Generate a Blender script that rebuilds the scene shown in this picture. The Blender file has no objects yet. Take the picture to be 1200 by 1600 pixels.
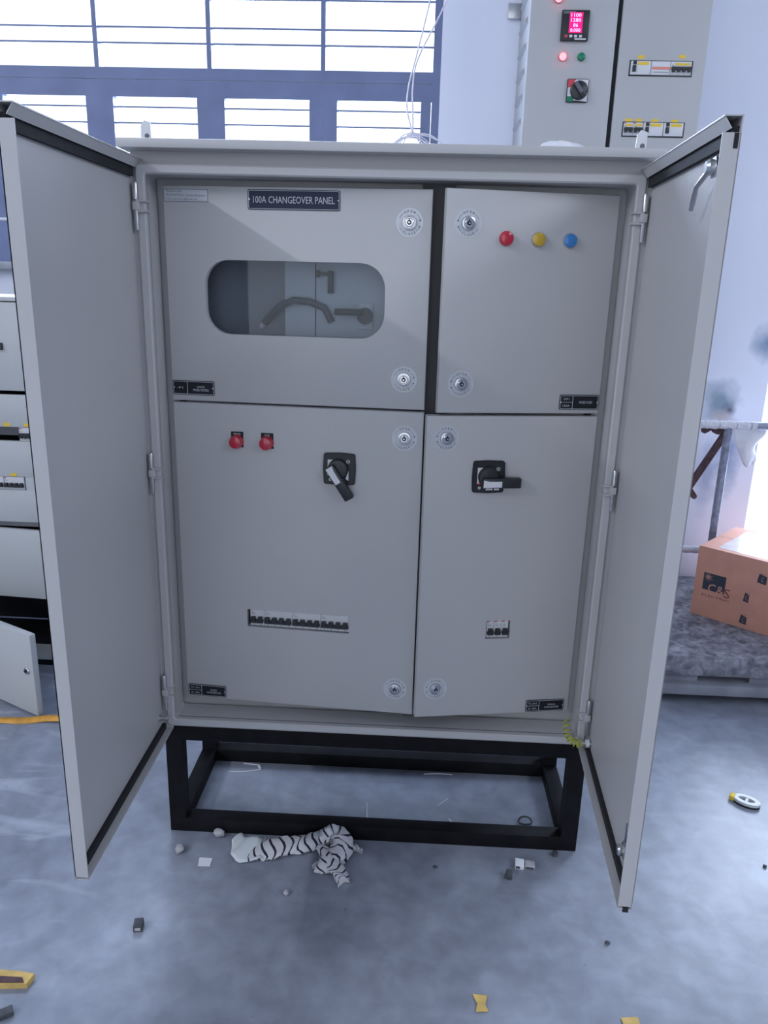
import bpy, bmesh, math, random
from mathutils import Matrix, Vector
R = math.radians
random.seed(7)
scene = bpy.context.scene
COL = scene.collection

# ------------------------------------------------------------------ camera
F_PX, YAW, PITCH, ROLL = 1215.4, 0.0372, -0.2852, -0.0271
cam_d = bpy.data.cameras.new('camera')
cam = bpy.data.objects.new('camera', cam_d); COL.objects.link(cam)
cam_d.sensor_fit = 'HORIZONTAL'; cam_d.sensor_width = 36.0
cam_d.lens = 36.0 * F_PX / 1200.0
cam_d.clip_start = 0.02; cam_d.clip_end = 200
rot = Matrix.Rotation(YAW, 3, 'Z') @ Matrix.Rotation(PITCH, 3, 'X') @ Matrix.Rotation(ROLL, 3, 'Y') @ Matrix.Rotation(R(90), 3, 'X')
cam.matrix_world = Matrix.Translation((0.5977, -1.693, 1.3855)) @ rot.to_4x4()
scene.camera = cam

# ------------------------------------------------------------------ world, lights, exposure
world = bpy.data.worlds.new('sky'); scene.world = world
world.use_nodes = True
bg = world.node_tree.nodes['Background']
bg.inputs[0].default_value = (0.84, 0.90, 1.0, 1); bg.inputs[1].default_value = 1.7

def area(name, loc, target, sx, sy, power, col, shape='RECTANGLE', spread=180):
    d = bpy.data.lights.new(name, 'AREA'); d.shape = shape; d.size = sx; d.size_y = sy
    d.energy = power; d.color = col; d.spread = R(spread)
    o = bpy.data.objects.new(name, d); COL.objects.link(o)
    o.location = loc
    o.rotation_euler = (Vector(target) - Vector(loc)).to_track_quat('-Z', 'Y').to_euler()
    return o
SKYC = (0.66, 0.79, 1.0)
area('window_daylight', (-0.9, 2.6, 2.35), (-0.9, 0, 2.05), 4.2, 2.2, 800, SKYC)
area('doorway_daylight', (2.75, 2.5, 1.2), (2.55, 0, 0.8), 1.5, 2.2, 180, SKYC)
area('right_side_fill', (5.35, -2.0, 3.9), (0.0, -1.0, 0.5), 7.0, 1.4, 205, (0.82, 0.88, 1.0))  # added fill for the left door's inner face; wall_right has no window
# rows of tube lights running front to back under the hall roof
TUBE = (0.85, 0.89, 1.0)
area('tube_light_row_far', (-6.0, -4.5, 5.21), (-3.0, -4.5, 3.4), 6.0, 0.16, 300, TUBE)
area('tube_light_row_mid', (-3.13, -1.5, 5.21), (-2.9, -1.5, 0.0), 6.0, 0.16, 20, TUBE)

vs = scene.view_settings
vs.view_transform = 'Standard'; vs.look = 'None'; vs.exposure = 0.0; vs.gamma = 1.0
vs.use_curve_mapping = False
try:
    scene.cycles.use_denoising = True
    scene.cycles.sample_clamp_indirect = 4.0
    scene.cycles.transparent_max_bounces = 16
except Exception:
    pass

# ------------------------------------------------------------------ materials
def nodes_of(name):
    m = bpy.data.materials.new(name); m.use_nodes = True
    nt = m.node_tree
    return m, nt, nt.nodes['Principled BSDF']
def lk(nt, a, b): nt.links.new(a, b)
def mat(name, col, rough=0.5, metal=0.0, var=0.06, scale=12.0, bump=0.0, bscale=200.0, spec=None, coat=0.0):
    m, nt, p = nodes_of(name)
    tc = nt.nodes.new('ShaderNodeTexCoord')
    n = nt.nodes.new('ShaderNodeTexNoise'); n.inputs['Scale'].default_value = scale; n.inputs['Detail'].default_value = 4
    lk(nt, tc.outputs['Object'], n.inputs['Vector'])
    cr = nt.nodes.new('ShaderNodeValToRGB')
    cr.color_ramp.elements[0].position = 0.3; cr.color_ramp.elements[1].position = 0.7
    cr.color_ramp.elements[0].color = tuple(max(0, c * (1 - var)) for c in col) + (1,)
    cr.color_ramp.elements[1].color = tuple(min(1, c * (1 + var)) for c in col) + (1,)
    lk(nt, n.outputs['Fac'], cr.inputs['Fac']); lk(nt, cr.outputs['Color'], p.inputs['Base Color'])
    p.inputs['Roughness'].default_value = rough; p.inputs['Metallic'].default_value = metal
    if spec is not None: p.inputs['Specular IOR Level'].default_value = spec
    if coat: p.inputs['Coat Weight'].default_value = coat
    if bump:
        b = nt.nodes.new('ShaderNodeTexNoise'); b.inputs['Scale'].default_value = bscale
        lk(nt, tc.outputs['Object'], b.inputs['Vector'])
        bn = nt.nodes.new('ShaderNodeBump'); bn.inputs['Strength'].default_value = bump; bn.inputs['Distance'].default_value = 0.002
        lk(nt, b.outputs['Fac'], bn.inputs['Height']); lk(nt, bn.outputs['Normal'], p.inputs['Normal'])
    return m
def emis(name, col, strength):
    m, nt, p = nodes_of(name)
    p.inputs['Base Color'].default_value = tuple(col) + (1,)
    p.inputs['Emission Color'].default_value = tuple(col) + (1,); p.inputs['Emission Strength'].default_value = strength
    return m
def pane_mat(name, tint, refl=0.5, rough=0.02):
    m = bpy.data.materials.new(name); m.use_nodes = True; nt = m.node_tree; nt.nodes.clear()
    out = nt.nodes.new('ShaderNodeOutputMaterial'); mx = nt.nodes.new('ShaderNodeMixShader')
    tr = nt.nodes.new('ShaderNodeBsdfTransparent'); tr.inputs[0].default_value = tuple(tint) + (1,)
    gl = nt.nodes.new('ShaderNodeBsdfGlossy'); gl.inputs['Roughness'].default_value = rough
    fr = nt.nodes.new('ShaderNodeFresnel'); fr.inputs['IOR'].default_value = 1.5
    ma = nt.nodes.new('ShaderNodeMath'); ma.operation = 'MULTIPLY_ADD'; ma.inputs[1].default_value = 0.6; ma.inputs[2].default_value = refl
    lk(nt, fr.outputs[0], ma.inputs[0]); lk(nt, ma.outputs[0], mx.inputs[0])
    lk(nt, tr.outputs[0], mx.inputs[1]); lk(nt, gl.outputs[0], mx.inputs[2]); lk(nt, mx.outputs[0], out.inputs[0])
    return m

PAINT = mat('grey_powder_coat', (0.475, 0.475, 0.48), 0.42, var=0.025, scale=3.0, bump=0.05, bscale=500)
PAINT2 = mat('light_grey_enamel', (0.52, 0.54, 0.54), 0.38, var=0.03, scale=3.0)
PAINT3 = mat('grey_enamel_tall_panel', (0.44, 0.45, 0.46), 0.45, var=0.03, scale=3.0)
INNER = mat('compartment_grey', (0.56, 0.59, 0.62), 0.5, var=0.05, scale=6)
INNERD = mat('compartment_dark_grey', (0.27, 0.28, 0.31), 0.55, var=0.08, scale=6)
BLACKP = mat('black_enamel_steel', (0.008, 0.008, 0.010), 0.6, var=0.3, scale=20, bump=0.1, bscale=120, spec=0.12)
RUBBER = mat('black_foam_gasket', (0.012, 0.013, 0.017), 0.85, var=0.2, scale=60)
PLASTB = mat('black_plastic', (0.012, 0.013, 0.016), 0.42, var=0.15, scale=30)
PLASTB2 = mat('black_plastic_handle', (0.020, 0.022, 0.026), 0.38, var=0.15, scale=30)
CHROME = mat('chrome', (0.60, 0.61, 0.64), 0.24, 1.0, var=0.03)
ZINC = mat('zinc_plated_steel', (0.55, 0.56, 0.58), 0.33, 1.0, var=0.08, scale=40)
STICK = mat('pale_sticker', (0.56, 0.59, 0.62), 0.28, var=0.02)
WHITEP = mat('white_plastic', (0.66, 0.67, 0.69), 0.4, var=0.03, scale=20)
WHITE = mat('white_print', (0.72, 0.73, 0.75), 0.5, var=0.02)
GREYPR = mat('grey_print', (0.12, 0.13, 0.16), 0.6, var=0.05)
BLACKPR = mat('black_print', (0.015, 0.016, 0.02), 0.6, var=0.05)
PLATE = mat('engraved_black_plate', (0.010, 0.011, 0.016), 0.45, var=0.1, spec=0.3)
PLATEN = mat('engraved_navy_plate', (0.022, 0.028, 0.055), 0.5, var=0.06, spec=0.25)
LETTER = mat('engraved_letter', (0.50, 0.53, 0.58), 0.5, var=0.03)
REDL = mat('red_lens', (0.48, 0.010, 0.035), 0.22, var=0.04, coat=0.5)
YELL = mat('yellow_lens', (0.55, 0.36, 0.02), 0.25, var=0.04, coat=0.5)
BLUL = mat('blue_lens', (0.03, 0.20, 0.52), 0.22, var=0.04, coat=0.5)
GRNL = mat('green_lens', (0.0, 0.20, 0.10), 0.25, var=0.04)
REDPR = mat('red_print', (0.60, 0.06, 0.08), 0.5, var=0.04)
YELPR = mat('yellow_sticker', (0.80, 0.55, 0.05), 0.5, var=0.06, scale=60)
LEDRED = emis('lit_red_led', (1.0, 0.05, 0.06), 12.0)
LEDDISP = emis('lit_magenta_red_segment_display', (1.0, 0.0, 0.12), 1.6)
LEDSEG = emis('lit_segment', (1.0, 0.25, 0.45), 4.0)
FRAMEB = mat('window_steel_with_flare', (0.155, 0.195, 0.345), 0.45, var=0.1, scale=8)  # dark blue-grey steel, lightened by window flare put into the colour
GLASS = pane_mat('window_glass', (0.97, 0.98, 1.0), 0.0)
METERGLASS = pane_mat('meter_window_glass', (0.86, 0.89, 0.92), 0.0, 0.03)
CEIL = mat('ceiling_sheet', (0.42, 0.44, 0.48), 0.7, var=0.05, scale=2)
HALLW = mat('hall_wall', (0.40, 0.43, 0.50), 0.75, var=0.05, scale=2)
SILL = mat('stone_sill', (0.33, 0.35, 0.40), 0.5, var=0.12, scale=30)
GALV = mat('galvanised_pipe', (0.26, 0.28, 0.36), 0.45, 0.4, var=0.3, scale=50, bump=0.3, bscale=90)
FOAMW = mat('white_foam_wrap', (0.62, 0.63, 0.70), 0.8, var=0.12, scale=90, bump=0.6, bscale=160)
RUST = mat('rusty_steel', (0.085, 0.045, 0.05), 0.7, 0.1, var=0.35, scale=40)
WIREW = mat('white_wire', (0.62, 0.60, 0.68), 0.5, var=0.04)
POLY = mat('white_plastic_film', (0.80, 0.81, 0.86), 0.35, var=0.06, scale=25)
PAPER = mat('white_paper', (0.74, 0.76, 0.80), 0.7, var=0.04)
CRUMB = mat('plaster_crumb', (0.42, 0.42, 0.43), 0.8, var=0.2, scale=80)
DARKBIT = mat('dark_plastic_bit', (0.06, 0.065, 0.075), 0.6, var=0.3, scale=60)
YELLOWB = mat('yellow_cardboard', (0.62, 0.42, 0.13), 0.7, var=0.2, scale=40)
ORANGES = mat('orange_strap', (0.75, 0.36, 0.05), 0.5, var=0.15, scale=40)
EARTH = mat('green_yellow_wire', (0.45, 0.48, 0.03), 0.45, var=0.1, scale=60)
CLOTHW = mat('white_cloth', (0.62, 0.62, 0.65), 0.85, var=0.06, scale=50, bump=0.4, bscale=300)
CLOTHP = mat('pale_cloth_flap', (0.66, 0.71, 0.72), 0.85, var=0.05, scale=40)
CLOTHB = mat('black_cloth_stripe', (0.015, 0.014, 0.03), 0.85, var=0.1, scale=50)
HOSE = mat('grey_conduit', (0.10, 0.11, 0.125), 0.5, var=0.15, scale=40)

def wall_paint():
    m, nt, p = nodes_of('pale_blue_wall_paint')
    tc = nt.nodes.new('ShaderNodeTexCoord')
    n = nt.nodes.new('ShaderNodeTexNoise'); n.inputs['Scale'].default_value = 1.7; n.inputs['Detail'].default_value = 6
    lk(nt, tc.outputs['Object'], n.inputs['Vector'])
    cr = nt.nodes.new('ShaderNodeValToRGB')
    cr.color_ramp.elements[0].position = 0.3; cr.color_ramp.elements[0].color = (0.76, 0.80, 0.93, 1)
    cr.color_ramp.elements[1].position = 0.7; cr.color_ramp.elements[1].color = (0.82, 0.85, 0.97, 1)
    lk(nt, n.outputs['Fac'], cr.inputs['Fac'])
    last = cr.outputs['Color']
    # oily smudges with a shape of their own: (x, z, radius, colour, amount, vertical stretch)
    for (x, z, rad, c, amt, st) in [(1.875, 0.945, 0.10, (0.16, 0.25, 0.33), 0.85, 1.0), (1.925, 0.91, 0.035, (0.08, 0.09, 0.14), 0.9, 1.0),
                                    (2.05, 1.19, 0.085, (0.16, 0.27, 0.42), 0.9, 1.0), (1.95, 0.72, 0.06, (0.22, 0.30, 0.48), 0.8, 3.2),
                                    (1.87, 0.62, 0.045, (0.25, 0.33, 0.50), 0.6, 4.0), (1.90, 0.88, 0.06, (0.55, 0.45, 0.42), 0.6, 0.6)]:
        mp = nt.nodes.new('ShaderNodeVectorMath'); mp.operation = 'SUBTRACT'; mp.inputs[1].default_value = (x, 1.65, z)
        lk(nt, tc.outputs['Object'], mp.inputs[0])
        sc = nt.nodes.new('ShaderNodeVectorMath'); sc.operation = 'MULTIPLY'; sc.inputs[1].default_value = (1, 0, 1 / st)
        lk(nt, mp.outputs[0], sc.inputs[0])
        ln = nt.nodes.new('ShaderNodeVectorMath'); ln.operation = 'LENGTH'; lk(nt, sc.outputs[0], ln.inputs[0])
        n2 = nt.nodes.new('ShaderNodeTexNoise'); n2.inputs['Scale'].default_value = 14
        lk(nt, tc.outputs['Object'], n2.inputs['Vector'])
        ad = nt.nodes.new('ShaderNodeMath'); ad.operation = 'MULTIPLY_ADD'; ad.inputs[1].default_value = -rad * 0.9
        lk(nt, n2.outputs['Fac'], ad.inputs[0]); lk(nt, ln.outputs['Value'], ad.inputs[2])
        mr = nt.nodes.new('ShaderNodeMapRange'); mr.inputs[1].default_value = -0.25 * rad; mr.inputs[2].default_value = rad * 0.65
        mr.inputs[3].default_value = amt; mr.inputs[4].default_value = 0.0
        lk(nt, ad.outputs[0], mr.inputs[0])
        mx = nt.nodes.new('ShaderNodeMix'); mx.data_type = 'RGBA'; mx.inputs['B'].default_value = c + (1,)
        lk(nt, mr.outputs[0], mx.inputs['Factor']); lk(nt, last, mx.inputs['A']); last = mx.outputs['Result']
    lk(nt, last, p.inputs['Base Color']); p.inputs['Roughness'].default_value = 0.7
    return m
WALLP = wall_paint()

def floor_mat():
    m, nt, p = nodes_of('polished_blue_grey_concrete')
    tc = nt.nodes.new('ShaderNodeTexCoord')
    def noise(s, d, dist=0.0, vec=None):
        n = nt.nodes.new('ShaderNodeTexNoise'); n.inputs['Scale'].default_value = s; n.inputs['Detail'].default_value = d
        n.inputs['Distortion'].default_value = dist
        lk(nt, vec or tc.outputs['Object'], n.inputs['Vector']); return n.outputs['Fac']
    def ramp(f, a, b, c0, c1):
        r = nt.nodes.new('ShaderNodeValToRGB'); r.color_ramp.elements[0].position = a; r.color_ramp.elements[1].position = b
        r.color_ramp.elements[0].color = c0; r.color_ramp.elements[1].color = c1; lk(nt, f, r.inputs['Fac']); return r.outputs['Color']
    base = ramp(noise(2.6, 8, 0.6), 0.32, 0.70, (0.205, 0.23, 0.285, 1), (0.335, 0.365, 0.435, 1))
    fine = ramp(noise(17, 6, 0.3), 0.35, 0.75, (0.80, 0.80, 0.80, 1), (1.12, 1.12, 1.12, 1))
    mx = nt.nodes.new('ShaderNodeMix'); mx.data_type = 'RGBA'; mx.blend_type = 'MULTIPLY'; mx.inputs['Factor'].default_value = 1.0
    lk(nt, base, mx.inputs['A']); lk(nt, fine, mx.inputs['B'])
    # pale streaks, mostly left of the cabinet
    mp = nt.nodes.new('ShaderNodeMapping'); mp.inputs['Rotation'].default_value = (0, 0, R(-28)); mp.inputs['Scale'].default_value = (1.6, 6.5, 1)
    lk(nt, tc.outputs['Object'], mp.inputs['Vector'])
    sm = ramp(noise(1.6, 5, 0.8, mp.outputs[0]), 0.52, 0.66, (0, 0, 0, 1), (1, 1, 1, 1))
    sep = nt.nodes.new('ShaderNodeSeparateXYZ'); lk(nt, tc.outputs['Object'], sep.inputs[0])
    mr = nt.nodes.new('ShaderNodeMapRange'); mr.inputs[1].default_value = -0.05; mr.inputs[2].default_value = -0.55; mr.inputs[3].default_value = 0.06; mr.inputs[4].default_value = 0.75
    lk(nt, sep.outputs[0], mr.inputs[0])
    ml = nt.nodes.new('ShaderNodeMath'); ml.operation = 'MULTIPLY'; lk(nt, sm, ml.inputs[0]); lk(nt, mr.outputs[0], ml.inputs[1])
    mx2 = nt.nodes.new('ShaderNodeMix'); mx2.data_type = 'RGBA'; mx2.inputs['B'].default_value = (0.62, 0.66, 0.74, 1)
    lk(nt, ml.outputs[0], mx2.inputs['Factor']); lk(nt, mx.outputs['Result'], mx2.inputs['A'])
    # small dark specks
    vo = nt.nodes.new('ShaderNodeTexVoronoi'); vo.inputs['Scale'].default_value = 9; lk(nt, tc.outputs['Object'], vo.inputs['Vector'])
    sp = ramp(vo.outputs['Distance'], 0.012, 0.03, (0.55, 0.55, 0.55, 1), (1, 1, 1, 1))
    mx3 = nt.nodes.new('ShaderNodeMix'); mx3.data_type = 'RGBA'; mx3.blend_type = 'MULTIPLY'; mx3.inputs['Factor'].default_value = 1.0
    lk(nt, mx2.outputs['Result'], mx3.inputs['A']); lk(nt, sp, mx3.inputs['B'])
    lk(nt, mx3.outputs['Result'], p.inputs['Base Color'])
    rr = nt.nodes.new('ShaderNodeMapRange'); rr.inputs[3].default_value = 0.26; rr.inputs[4].default_value = 0.46
    lk(nt, noise(4, 5, 0.4), rr.inputs[0]); lk(nt, rr.outputs[0], p.inputs['Roughness'])
    p.inputs['Specular IOR Level'].default_value = 0.5
    bn = nt.nodes.new('ShaderNodeBump'); bn.inputs['Strength'].default_value = 0.05; bn.inputs['Distance'].default_value = 0.004
    lk(nt, noise(30, 4), bn.inputs['Height']); lk(nt, bn.outputs['Normal'], p.inputs['Normal'])
    return m
FLOOR = floor_mat()

def deck_mat():
    m, nt, p = nodes_of('worn_grey_deck')
    tc = nt.nodes.new('ShaderNodeTexCoord')
    n = nt.nodes.new('ShaderNodeTexNoise'); n.inputs['Scale'].default_value = 22; n.inputs['Detail'].default_value = 8; n.inputs['Distortion'].default_value = 1.2
    lk(nt, tc.outputs['Object'], n.inputs['Vector'])
    r = nt.nodes.new('ShaderNodeValToRGB'); r.color_ramp.elements[0].position = 0.35; r.color_ramp.elements[1].position = 0.72
    r.color_ramp.elements[0].color = (0.10, 0.10, 0.125, 1); r.color_ramp.elements[1].color = (0.36, 0.36, 0.41, 1)
    lk(nt, n.outputs['Fac'], r.inputs['Fac']); lk(nt, r.outputs['Color'], p.inputs['Base Color'])
    p.inputs['Roughness'].default_value = 0.6
    bn = nt.nodes.new('ShaderNodeBump'); bn.inputs['Strength'].default_value = 0.4; bn.inputs['Distance'].default_value = 0.003
    lk(nt, n.outputs['Fac'], bn.inputs['Height']); lk(nt, bn.outputs['Normal'], p.inputs['Normal'])
    return m
DECK = deck_mat()
DARKIN = mat('unlit_interior_black', (0.010, 0.010, 0.012), 0.8, var=0.3)  # near-black sheets: darkness of the unlit cavity put into the colour
CONC = mat('grey_timber', (0.22, 0.23, 0.27), 0.7, var=0.2, scale=9)
CARD = mat('orange_brown_cardboard', (0.60, 0.29, 0.21), 0.75, var=0.07, scale=14, bump=0.1, bscale=60)
CARDTOP = mat('sunlit_top_gloss', (0.78, 0.70, 0.68), 0.16, var=0.08, scale=14, coat=1.0, bump=0.3, bscale=30)  # pale gloss standing in for sunlight on the carton top

# ------------------------------------------------------------------ mesh builder
_txt = {}
def text_geo(s):
    if s not in _txt:
        c = bpy.data.curves.new('tmp_text', 'FONT'); c.body = s; c.align_x = 'CENTER'; c.align_y = 'CENTER'; c.resolution_u = 2
        o = bpy.data.objects.new('tmp_text', c); COL.objects.link(o)
        me = bpy.data.meshes.new_from_object(o)
        vs_ = [tuple(v.co) for v in me.vertices]; fs = [tuple(p.vertices) for p in me.polygons]
        bpy.data.objects.remove(o); bpy.data.curves.remove(c); bpy.data.meshes.remove(me)
        xs = [v[0] for v in vs_] or [0]; ys = [v[1] for v in vs_] or [0]
        _txt[s] = (vs_, fs, min(xs), max(xs), min(ys), max(ys))
    return _txt[s]

class MB:
    def __init__(s): s.v = []; s.f = []; s.m = []; s.mats = []; s.T = Matrix()
    def mi(s, mt):
        if mt not in s.mats: s.mats.append(mt)
        return s.mats.index(mt)
    def add(s, vs_, fs, mt):
        b = len(s.v); T = s.T
        s.v += [tuple(T @ Vector(v)) for v in vs_]
        s.f += [tuple(i + b for i in f) for f in fs]; s.m += [s.mi(mt)] * len(fs)
        return s
    def box(s, x0, x1, y0, y1, z0, z1, mt, bev=0.0, seg=2):
        if bev:
            bm = bmesh.new(); bmesh.ops.create_cube(bm, size=1)
            for v in bm.verts: v.co = Vector(((x0 + x1) / 2 + v.co.x * (x1 - x0), (y0 + y1) / 2 + v.co.y * (y1 - y0), (z0 + z1) / 2 + v.co.z * (z1 - z0)))
            bmesh.ops.bevel(bm, geom=bm.edges[:], offset=bev, segments=seg, affect='EDGES', profile=0.5)
            bm.verts.index_update()
            s.add([tuple(v.co) for v in bm.verts], [tuple(v.index for v in f.verts) for f in bm.faces], mt); bm.free(); return s
        v = [(x, y, z) for x in (x0, x1) for y in (y0, y1) for z in (z0, z1)]
        return s.add(v, [(0, 1, 3, 2), (4, 6, 7, 5), (0, 4, 5, 1), (2, 3, 7, 6), (0, 2, 6, 4), (1, 5, 7, 3)], mt)
    def lathe(s, prof, mt, c=(0, 0, 0), axis='-y', n=28):
        # prof: (radius, height along axis) from base to tip, closed with caps
        ax = {'-y': Matrix.Rotation(R(90), 3, 'X'), 'z': Matrix.Identity(3), 'x': Matrix.Rotation(R(90), 3, 'Y'), '-x': Matrix.Rotation(R(-90), 3, 'Y'), 'y': Matrix.Rotation(R(-90), 3, 'X')}[axis]
        vs_ = []; fs = []
        for (r, h) in prof:
            for k in range(n):
                a = 2 * math.pi * k / n
                vs_.append(tuple(ax @ Vector((r * math.cos(a), r * math.sin(a), h)) + Vector(c)))
        for i in range(len(prof) - 1):
            for k in range(n):
                a, b = i * n + k, i * n + (k + 1) % n
                fs.append((a, b, b + n, a + n))
        fs.append(tuple(range(n))[::-1]); fs.append(tuple((len(prof) - 1) * n + k for k in range(n)))
        return s.add(vs_, fs, mt)
    def tube(s, pts, r, mt, n=8, cyclic=False):
        P = [Vector(p) for p in pts]; N = len(P); rr = r if isinstance(r, (list, tuple)) else [r] * N
        vs_ = []; fs = []; up = None
        for i in range(N):
            a = P[(i - 1) % N] if (cyclic or i > 0) else P[i]; b = P[(i + 1) % N] if (cyclic or i < N - 1) else P[i]
            t = (b - a).normalized()
            if up is None: up = t.orthogonal().normalized()
            up = (up - t * up.dot(t)).normalized(); w = t.cross(up)
            for k in range(n):
                an = 2 * math.pi * k / n
                vs_.append(tuple(P[i] + (up * math.cos(an) + w * math.sin(an)) * rr[i]))
        M = N if cyclic else N - 1
        for i in range(M):
            for k in range(n):
                j = (i + 1) % N
                fs.append((i * n + k, i * n + (k + 1) % n, j * n + (k + 1) % n, j * n + k))
        if not cyclic: fs += [tuple(range(n))[::-1], tuple((N - 1) * n + k for k in range(n))]
        return s.add(vs_, fs, mt)
    def prism(s, pts, y0, y1, mt):
        # polygon in x,z extruded along y
        n = len(pts)
        vs_ = [(p[0], y0, p[1]) for p in pts] + [(p[0], y1, p[1]) for p in pts]
        fs = [tuple(range(n)), tuple(range(n, 2 * n))[::-1]] + [(i, (i + 1) % n, n + (i + 1) % n, n + i) for i in range(n)]
        return s.add(vs_, fs, mt)
    def ring(s, outer, inner, y0, y1, mt):
        n = len(outer)
        vs_ = [(p[0], y, p[1]) for y in (y0, y1) for p in outer] + [(p[0], y, p[1]) for y in (y0, y1) for p in inner]
        fs = []
        for i in range(n):
            j = (i + 1) % n
            fs += [(i, j, 2 * n + j, 2 * n + i), (n + i, 3 * n + i, 3 * n + j, n + j), (i, n + i, n + j, j), (2 * n + i, 2 * n + j, 3 * n + j, 3 * n + i)]
        return s.add(vs_, fs, mt)
    def text(s, t, x, z, h, mt, y=0.0, width=None, rot=0.0, squash=None):
        vs_, fs, x0, x1, y0, y1 = text_geo(t)
        k = h / 0.70
        kx = k if width is None else width / (x1 - x0)
        ca, sa = math.cos(rot), math.sin(rot); cx = (x0 + x1) / 2; cy = (y0 + y1) / 2
        out = []
        for v in vs_:
            a, b = (v[0] - cx) * kx, (v[1] - cy) * k
            out.append((x + a * ca - b * sa, y, z + a * sa + b * ca))
        return s.add(out, fs, mt)
    def build(s, name, parent=None, loc=(0, 0, 0), rot=(0, 0, 0), smooth=35, recalc=True):
        me = bpy.data.meshes.new(name); me.from_pydata(s.v, [], s.f)
        for m_ in s.mats: me.materials.append(m_)
        for p, i in zip(me.polygons, s.m): p.material_index = i
        if recalc:
            bm = bmesh.new(); bm.from_mesh(me); bmesh.ops.recalc_face_normals(bm, faces=bm.faces[:]); bm.to_mesh(me); bm.free()
        if smooth:
            me.polygons.foreach_set('use_smooth', [True] * len(me.polygons))
            me.set_sharp_from_angle(angle=R(smooth))
        me.update()
        o = bpy.data.objects.new(name, me); COL.objects.link(o)
        o.location = loc; o.rotation_euler = rot
        if parent is not None: o.parent = parent
        return o
def tag(o, label=None, cat=None, group=None, kind=None):
    if label: o['label'] = label
    if cat: o['category'] = cat
    if group: o['group'] = group
    if kind: o['kind'] = kind
    return o
def thing(name, label, cat, loc=(0, 0, 0), rz=0.0, group=None):
    o = bpy.data.objects.new(name, None); COL.objects.link(o); o.location = loc; o.rotation_euler = (0, 0, rz)
    o.empty_display_size = 0.1
    return tag(o, label, cat, group)
def bx(name, parent, x0, x1, y0, y1, z0, z1, mt, bev=0.0, **k):
    return MB().box(x0, x1, y0, y1, z0, z1, mt, bev).build(name, parent, **k)
def rrect(x0, x1, z0, z1, r, k=4):
    pts = []
    for cx, cz, a0 in ((x1 - r, z1 - r, 0), (x0 + r, z1 - r, 90), (x0 + r, z0 + r, 180), (x1 - r, z0 + r, 270)):
        for i in range(k + 1):
            a = R(a0 + 90 * i / k); pts.append((cx + r * math.cos(a), cz + r * math.sin(a)))
    return pts
def circle(x, z, r, n=24): return [(x + r * math.cos(2 * math.pi * i / n), z + r * math.sin(2 * math.pi * i / n)) for i in range(n)]

# ------------------------------------------------------------------ the room
HX0, HX1, HY0, WY, HZ = -9.0, 5.5, -8.0, 1.65, 5.6
tag(bx('floor', None, HX0, HX1, HY0, WY + 0.22, -0.1, 0.0, FLOOR), kind='structure')
tag(bx('ground_outside', None, -15, 15, WY + 0.22, 30, -0.12, -0.02, mat('sunlit_pale_concrete', (0.82, 0.83, 0.84), 0.8, var=0.04, scale=1.5)), kind='structure')
WX0, WX1, WZ0, WZ1 = -2.47, 0.645, 1.431, 2.80       # window opening
DX0, DX1, DZ1 = 2.065, 3.2, 2.25                      # doorway opening
mb = MB(); Y0, Y1 = WY, WY + 0.22
mb.box(HX0, WX0, Y0, Y1, 0, HZ, WALLP).box(WX0, WX1, Y0, Y1, 0, WZ0, WALLP).box(WX0, WX1, Y0, Y1, WZ1, HZ, WALLP)
mb.box(WX1, DX0, Y0, Y1, 0, HZ, WALLP).box(DX0, DX1, Y0, Y1, DZ1, HZ, WALLP).box(DX1, HX1, Y0, Y1, 0, HZ, WALLP)
tag(mb.build('wall_back', smooth=0), kind='structure')
tag(bx('wall_left', None, HX0 - 0.2, HX0, HY0, WY, 0, HZ, HALLW), kind='structure')
tag(bx('wall_right', None, HX1, HX1 + 0.2, HY0, WY, 0, HZ, HALLW), kind='structure')
mb = MB()
mb.box(HX0, -4.6, HY0 - 0.2, HY0, 0, HZ, HALLW).box(2.6, HX1, HY0 - 0.2, HY0, 0, HZ, HALLW).box(-4.6, 2.6, HY0 - 0.2, HY0, 4.4, HZ, HALLW)
tag(mb.build('wall_front', smooth=0), kind='structure')
tag(bx('ceiling', None, HX0, HX1, HY0, WY, HZ, HZ + 0.1, CEIL), kind='structure')
tag(bx('trim_1', None, WX0, WX1 - 0.002, WY - 0.05, WY + 0.004, 1.402, 1.433, SILL, 0.004), kind='structure')

# steel window: each mullion, rail, bar and pane is a piece
win = thing('window_1', None, None, (0, WY, 0)); win['kind'] = 'structure'
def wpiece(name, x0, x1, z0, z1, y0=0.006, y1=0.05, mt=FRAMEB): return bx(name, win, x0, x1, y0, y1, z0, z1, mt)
MU = [0.192 - 0.4437 * i for i in range(6)]
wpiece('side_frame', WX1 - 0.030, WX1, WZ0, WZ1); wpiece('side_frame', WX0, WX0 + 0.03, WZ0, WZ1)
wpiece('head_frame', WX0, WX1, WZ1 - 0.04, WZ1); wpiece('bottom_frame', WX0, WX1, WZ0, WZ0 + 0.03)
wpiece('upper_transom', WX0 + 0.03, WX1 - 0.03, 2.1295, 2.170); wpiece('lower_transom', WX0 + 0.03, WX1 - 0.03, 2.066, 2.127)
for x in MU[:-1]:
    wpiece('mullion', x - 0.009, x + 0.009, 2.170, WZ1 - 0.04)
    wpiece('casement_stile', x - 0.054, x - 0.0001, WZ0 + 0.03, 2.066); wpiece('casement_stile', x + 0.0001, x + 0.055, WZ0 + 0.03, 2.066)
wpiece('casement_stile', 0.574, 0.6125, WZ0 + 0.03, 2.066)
edges = [WX0 + 0.03] + MU[:-1][::-1] + [WX1 - 0.03]
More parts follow.
